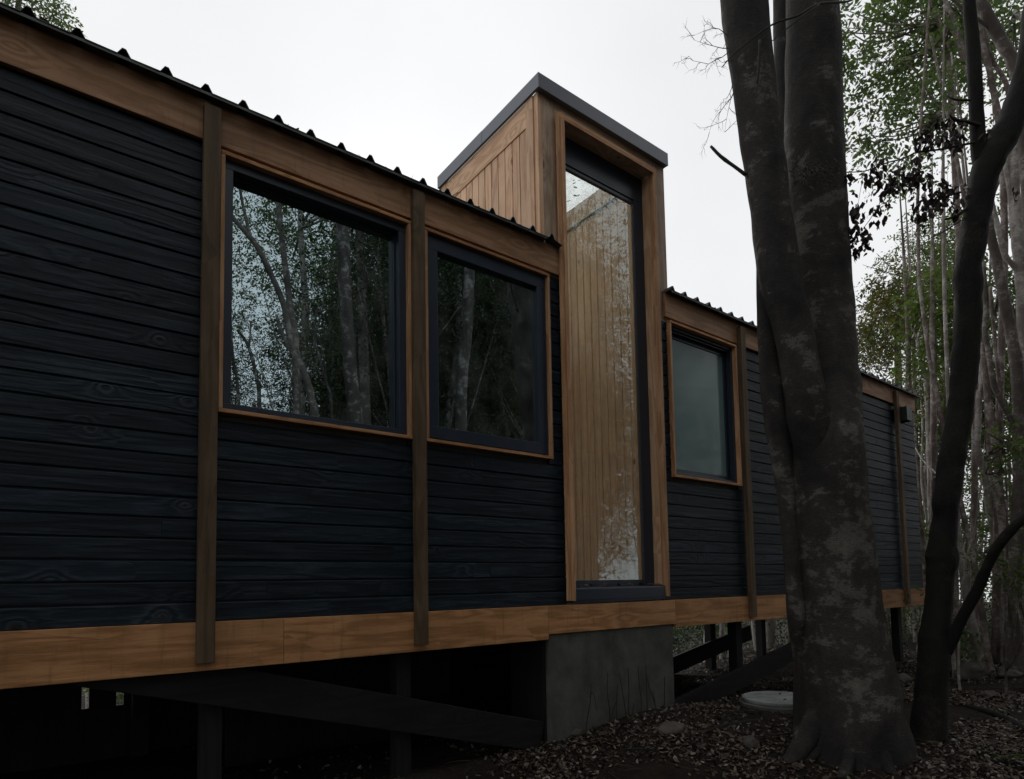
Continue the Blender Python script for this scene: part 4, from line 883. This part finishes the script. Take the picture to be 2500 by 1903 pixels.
# a few built trees, copied over the slope that faces the cabin
def proto(seed, fmat, bmat, crowns, hgt):
    rr = random.Random(seed); th = thing('shade_tree', '', 'tree', (0, 0, 0))
    mb = MB(); p = []; x = y = 0
    for k in range(8):
        z = hgt*k/7; p.append((Vector((x, y, z-.1)), .11*(1-.75*k/7)*(1.25 if k == 0 else 1))); x += rr.gauss(0, .14); y += rr.gauss(0, .14)
    mb.tube(p, 10, 4, .12, 6, seed)
    for c, r, n in crowns:
        for k in range(5):
            i = min(7, max(1, int(7*(c[2]-.8-rr.random())/hgt))); a = p[i][0]
            e = Vector(c) + Vector((rr.gauss(0, r[0]*.5), rr.gauss(0, r[1]*.5), rr.gauss(0, r[2]*.5)))
            mb.tube([(a, .03), ((a+e)/2 - Vector((0, 0, .15)), .016), (e, .005)], 5, 3)
    mb.build('trunk', bmat, th)
    V, r = leaves(np.random.default_rng(seed), [(c, q, int(n*1.9)) for c, q, n in crowns], .068, per=11, slen=.42, clump=26, spread=.24); quads('crown', V, r, M[fmat], th, inv=False)
    return th
protos = [proto(1, 'leaf_dark', M['bark_grey'], [((0, 0, 8.5), (2.2, 2.2, 2.2), 420), ((.5, .3, 5.6), (2.0, 1.9, 1.6), 300), ((-.6, .2, 3.4), (1.6, 1.6, 1.1), 120)], 10),
          proto(2, 'leaf_dark', M['bark_red'], [((0, .3, 7.2), (2.4, 2.2, 1.8), 420), ((-.8, 0, 9.6), (1.9, 1.9, 1.7), 330), ((.9, -.4, 4.4), (1.6, 1.6, 1.2), 170)], 10.5),
          proto(3, 'leaf', M['bark_pale'], [((.2, 0, 9.4), (2.0, 2.0, 2.4), 420), ((.2, .5, 6.4), (1.7, 1.8, 1.5), 230), ((0, -.5, 2.6), (1.3, 1.3, .9), 90)], 11),
          proto(4, 'leaf_olive', M['bark_grey'], [((0, 0, 6.2), (2.2, 2.2, 2.0), 420), ((.3, .3, 9.0), (2.1, 2.1, 1.9), 380)], 10)]
KIND = ['dense dark evergreen of the wood facing the cabin, seen only mirrored in its glass', 'spreading reddish-stemmed tree of the wood facing the cabin, seen only in reflection', 'tall pale-stemmed tree of the wood facing the cabin, seen only in reflection', 'olive leaved tree of the wood facing the cabin, seen only in reflection']
rs = random.Random(40); spots = []
def clear(x, y, mind=1.5):
    return all((x-a)**2+(y-b)**2 > mind**2 for a, b in spots) and (x-.1)**2+(y+3.6)**2 > 2.2**2
while len(spots) < 60:
    x = rs.uniform(-13, 26); y = rs.uniform(-23, -7.6 if x > -2.5 else -5.6)
    th = math.degrees(math.atan2(x-CAM.x, -CAM.y-y))          # direction in which the glass mirrors it
    if 12 < th < 17.5 and rs.random() < .85: continue
    if x < -1 and y > -15 and rs.random() < .45: continue        # wood thinned here to let light onto the tower reveal
    if 45.6 < th < 50.3 and rs.random() < .9: continue
    if x > 7.5 and y > -16 and th > 41 and rs.random() < .93: continue             # trees left out so that light reaches the far end
    if clear(x, y, 1.9): spots.append((x, y))
for q in ((-5.5, -4.2), (-6.5, -1.2), (-3.6, -6.0), (-.8, -8.2)): spots.append(q)  # unseen trees added to darken the left of the wall
n0 = len(spots)
for k in range(400):                        # thicker part of the wood, mirrored in the hinged window and the tower
    th = math.radians(rs.choice((rs.uniform(28, 41), rs.uniform(18, 41), rs.uniform(40, 45)))); d = rs.uniform(12.0, 25); x, y = CAM.x+math.sin(th)*d, -CAM.y-math.cos(th)*d
    if len(spots) < n0+38 and y < -6.6 and clear(x, y, .9): spots.append((x, y))
used = set()
for i, (x, y) in enumerate(spots):
    k = rs.randrange(4); src = protos[k]
    if k in used:
        o = src.copy(); COL.objects.link(o)
        for ch in src.children:
            c = ch.copy(); COL.objects.link(c); c.parent = o
    else: o = src; used.add(k)
    o.location = (x, y, gz(x, y)); o.rotation_euler = (0, 0, rs.random()*6.283); s_ = rs.uniform(.85, 1.25); o.scale = (s_, s_, s_)
    o['label'] = KIND[k]; o['category'] = 'tree'; o['group'] = 'wood facing the cabin'
# distant leaves behind them so that the mirrored horizon is not bare
rg = np.random.default_rng(78); cents = []
for k in range(230):
    th = rg.uniform(math.radians(95), math.radians(250))
    if 158 < math.degrees(th) < 169 and k % 12: continue
    if 130 < math.degrees(th) < 134.5 and k % 3: continue
    dist = rg.uniform(24, 36)
    cents.append(((CAM.x+math.sin(th)*dist, CAM.y+math.cos(th)*dist, rg.uniform(-1, 8)), (2.4, 2.4, 1.8), 34))
V, r = leaves(rg, cents, .2, per=9, slen=.9)
tag(quads('opposite_wood', V, r, M['leaf_dark']), 'dark mass of the wood on the slope facing the cabin', 'woodland', kind='stuff')

# ================================================================== SMALL THINGS ON THE GROUND
mh = thing('manhole', 'round pale concrete inspection cover on a low ring between the footing and the thick tree', 'manhole', (5.50, -.52, -.98))
def disc(mb, c, prof, seg=64):
    vs = []; n = len(prof)
    for k in range(seg):
        t = 2*math.pi*k/seg
        for r, z in prof:
            rr = r*(1+.006*noise.noise(Vector((math.cos(t)*4, math.sin(t)*4, z*9)))); vs.append((c[0]+rr*math.cos(t), c[1]+rr*math.sin(t), c[2]+z))
    fs = [(k*n+i, ((k+1) % seg)*n+i, ((k+1) % seg)*n+i+1, k*n+i+1) for k in range(seg) for i in range(n-1)]
    fs.append(tuple(k*n+n-1 for k in range(seg))); mb.add(vs, fs, .5); return mb
MC = (5.50, -.52, -.905)
disc(MB(), MC, [(.35, -.30), (.35, -.045), (.338, -.035), (.30, -.034)]).build('ring', M['concrete'], mh, .004, False)
disc(MB(), MC, [(.30, -.036), (.318, -.030), (.322, -.006), (.314, 0.0)]).build('lid', M['lid'], mh, .003, False)
mb = MB()
for dx, dy in ((-.09, -.11), (.13, .06)):
    mb.tube([(Vector((MC[0]+dx-.03, MC[1]+dy, MC[2]+.002)), .004), (Vector((MC[0]+dx, MC[1]+dy, MC[2]+.006)), .005), (Vector((MC[0]+dx+.03, MC[1]+dy+.01, MC[2]+.002)), .004)], 6, 3)
mb.build('lifting_loop', M['stick'], mh)
def rock(name, label, c, r, sq, seed):
    mb = MB(); n = 20; vs = []
    for i in range(n//2+1):
        ph = math.pi*i/(n//2)
        for k in range(n):
            t = 2*math.pi*k/n; d = Vector((math.sin(ph)*math.cos(t), math.sin(ph)*math.sin(t), math.cos(ph)))
            q = 1+.32*noise.noise(d*1.6+Vector((seed, 0, 0)))+.12*noise.noise(d*4+Vector((seed, 5, 0)))
            vs.append((c[0]+d.x*r*q*sq[0], c[1]+d.y*r*q*sq[1], c[2]+d.z*r*q*sq[2]))
    fs = [(i*n+k, i*n+(k+1) % n, (i+1)*n+(k+1) % n, (i+1)*n+k) for i in range(n//2) for k in range(n)]
    mb.add(vs, fs); mb.smooth = True
    return tag(mb.build(name, M['stone']), label, 'rock')
def on_ground(u, v):
    d = at(u, v, 1.0)-CAM; t = 2.5
    for _ in range(400):
        p = CAM + d*t
        if p.z < gz(p.x, p.y): break
        t += .02
    return p
for i, (u, v, r, sq, lab) in enumerate(((1777, 1700, .085, (1.2, .9, .8), 'rounded stone beside the concrete cover'), (1640, 1783, .09, (1.5, 1, .5), 'flat stone half buried in front of the concrete footing'), (2368, 1650, .17, (1.5, 1.0, .75), 'largest dark boulder at the foot of the pale trunks'), (2204, 1662, .10, (1.3, .9, .7), 'pale stone between the thick and the crooked tree'),
                                      (2465, 1650, .13, (1.6, .9, .55), 'low flat stone at the right edge below the brown trunk'), (1832, 1818, .06, (1.3, 1, .8), 'small brown stone left of the thick tree foot'), (1408, 1795, .05, (1.3, 1, .7), 'small pale stone in the litter before the concrete footing'), (2420, 1700, .07, (1.4, 1, .6), 'small stone lying before the boulder at the right'))):
    p = on_ground(u, v); rock('rock', lab, (p.x, p.y, p.z+r*sq[2]*.25), r, sq, i*3.7)
# bare cut stems before the footing
GS = 'bare cut stems before the concrete footing'
st = [(1428, 1742, 1443, 1668, 'forked bare stem leftmost before the concrete footing'), (1486, 1728, 1484, 1643, 'straight thin stem second from the left before the footing'), (1502, 1735, 1508, 1672, 'short slanting stem third from the left before the footing'), (1530, 1722, 1512, 1643, 'stem leaning left in the middle of the footing'), (1533, 1720, 1533, 1632, 'upright stem in the middle with a pale cut tip'), (1565, 1722, 1558, 1627, 'tallest dark stem right of the middle'), (1604, 1728, 1578, 1644, 'stem bending left with a pale cut tip'), (1606, 1738, 1594, 1688, 'short stem right beside the bending one'), (1620, 1716, 1622, 1653, 'fine stem near the right corner of the footing'), (1580, 1700, 1577, 1625, 'very thin straight stem against the concrete'), (1482, 1760, 1507, 1705, 'stem slanting right, lowest before the footing'), (1540, 1752, 1548, 1718, 'short stub in front of the middle stems')]
for (u0, v0, u1, v1, lab) in st:
    a = on_ground(u0, v0+6)
    if a.y > -.045:                                  # in front of the concrete face
        d = at(u0, v0, 1.0)-CAM; a = CAM + d*((-.05-CAM.y)/d.y); a.z = gz(a.x, a.y)
    dd = (a-CAM).dot(_f); b = at(u1, v1, dd); a.z -= .05
    mb = MB(); mb.tube([(a, .0055), ((a*2+b)/3 + Vector((RNG.gauss(0, .006), 0, 0)), .005), ((a+b*2)/3 + Vector((RNG.gauss(0, .008), 0, 0)), .0045), (b, .0038)], 6, 4)
    if u0 == 1428:
        mb.tube([(b*.75+a*.25, .004), (at(1448, 1690, dd), .004), (at(1457, 1735, dd), .003)], 5, 3)
    tag(mb.build('bare_stem', M['stick']), lab, 'stem', GS)
# fern in the lower right corner
def frond(mb, a, d, L, rr):
    up = Vector((0, 0, 1)); sd = d.cross(up).normalized(); pr = None
    for i in range(15):
        t = i/14; p = a + d*L*t + up*(.10*math.sin(t*2.6)*L*1.6)
        if i:
            w_ = L*.30*(1-t*.85)
            for sg in (-1, 1):
                e = p + sd*sg*w_ + d*w_*.35 - up*w_*.15; h = d*L*.022
                mb.add([p-h, p+h, e+h*.2, e-h*.2], [(0, 1, 2, 3)])
                for q in (.35, .6, .85):
                    m1 = p.lerp(e, q); mb.add([m1-h*.4, m1+d*L*.05*(1.1-q)+up*.002, m1+h*.6], [(0, 1, 2)]); mb.add([m1+h*.4, m1-d*L*.05*(1.1-q)+up*.002, m1-h*.6], [(0, 1, 2)])
fp = on_ground(2455, 1862); mb = MB(); rr_ = random.Random(5)
for k in range(5):
    th = rr_.uniform(2.4, 4.4); frond(mb, fp + Vector((0, 0, .02)), Vector((math.cos(th), math.sin(th), .25)).normalized(), rr_.uniform(.13, .24), rr_)
tag(mb.build('fern', M['leaf_bright']), 'small fern in the litter at the lower right corner', 'fern')
# surface roots and fallen sticks
for (pp, rr, lab) in (([(1690, 1800), (1735, 1785), (1790, 1770), (1850, 1762)], .018, 'surface root crossing the litter left of the thick tree'), ([(2320, 1720), (2390, 1735), (2460, 1760), (2510, 1790)], .03, 'dark surface root right of the crooked tree'), ([(2280, 1800), (2360, 1815), (2440, 1850), (2500, 1870)], .012, 'fallen stick at the lower right corner')):
    q = []
    for u, v in pp:
        p = on_ground(u, v); q.append((p + Vector((0, 0, rr*.3)), rr))
    tag(MB().tube(q, 8, 5, .2, 14).build('root' if 'root' in lab else 'fallen_stick', M['bark_dark']), lab, 'root' if 'root' in lab else 'stick')
pts = []
rg = np.random.default_rng(15)
while len(pts) < 14000:
    x = rg.uniform(-3, 22); y = rg.uniform(2.6, 15) if x < 13.4 else rg.uniform(-5, 15); pts.append((x, y, gz(x, y)))
tag(litter('far_leaf_litter', pts, rg, .07, M['litter']), 'fallen leaves on the ground behind and beyond the cabin', 'leaf litter', kind='stuff')
rk = random.Random(66); q = MB()
for k in range(520):
    x = rk.uniform(1.5, 12); y = rk.uniform(-3.6, .2); th = rk.random()*6.28; L = rk.uniform(.05, .22)
    a = Vector((x, y, gz(x, y)+.012)); b = Vector((x+L*math.cos(th), y+L*math.sin(th), 0)); b.z = gz(b.x, b.y)+rk.uniform(.008, .04)
    q.tube([(a, .003), ((a+b)/2+Vector((0, 0, .008)), .003), (b, .0015)], 4, 2)
tag(q.build('twig_litter', M['stick']), 'small twigs scattered through the fallen leaves', 'twigs', kind='stuff')
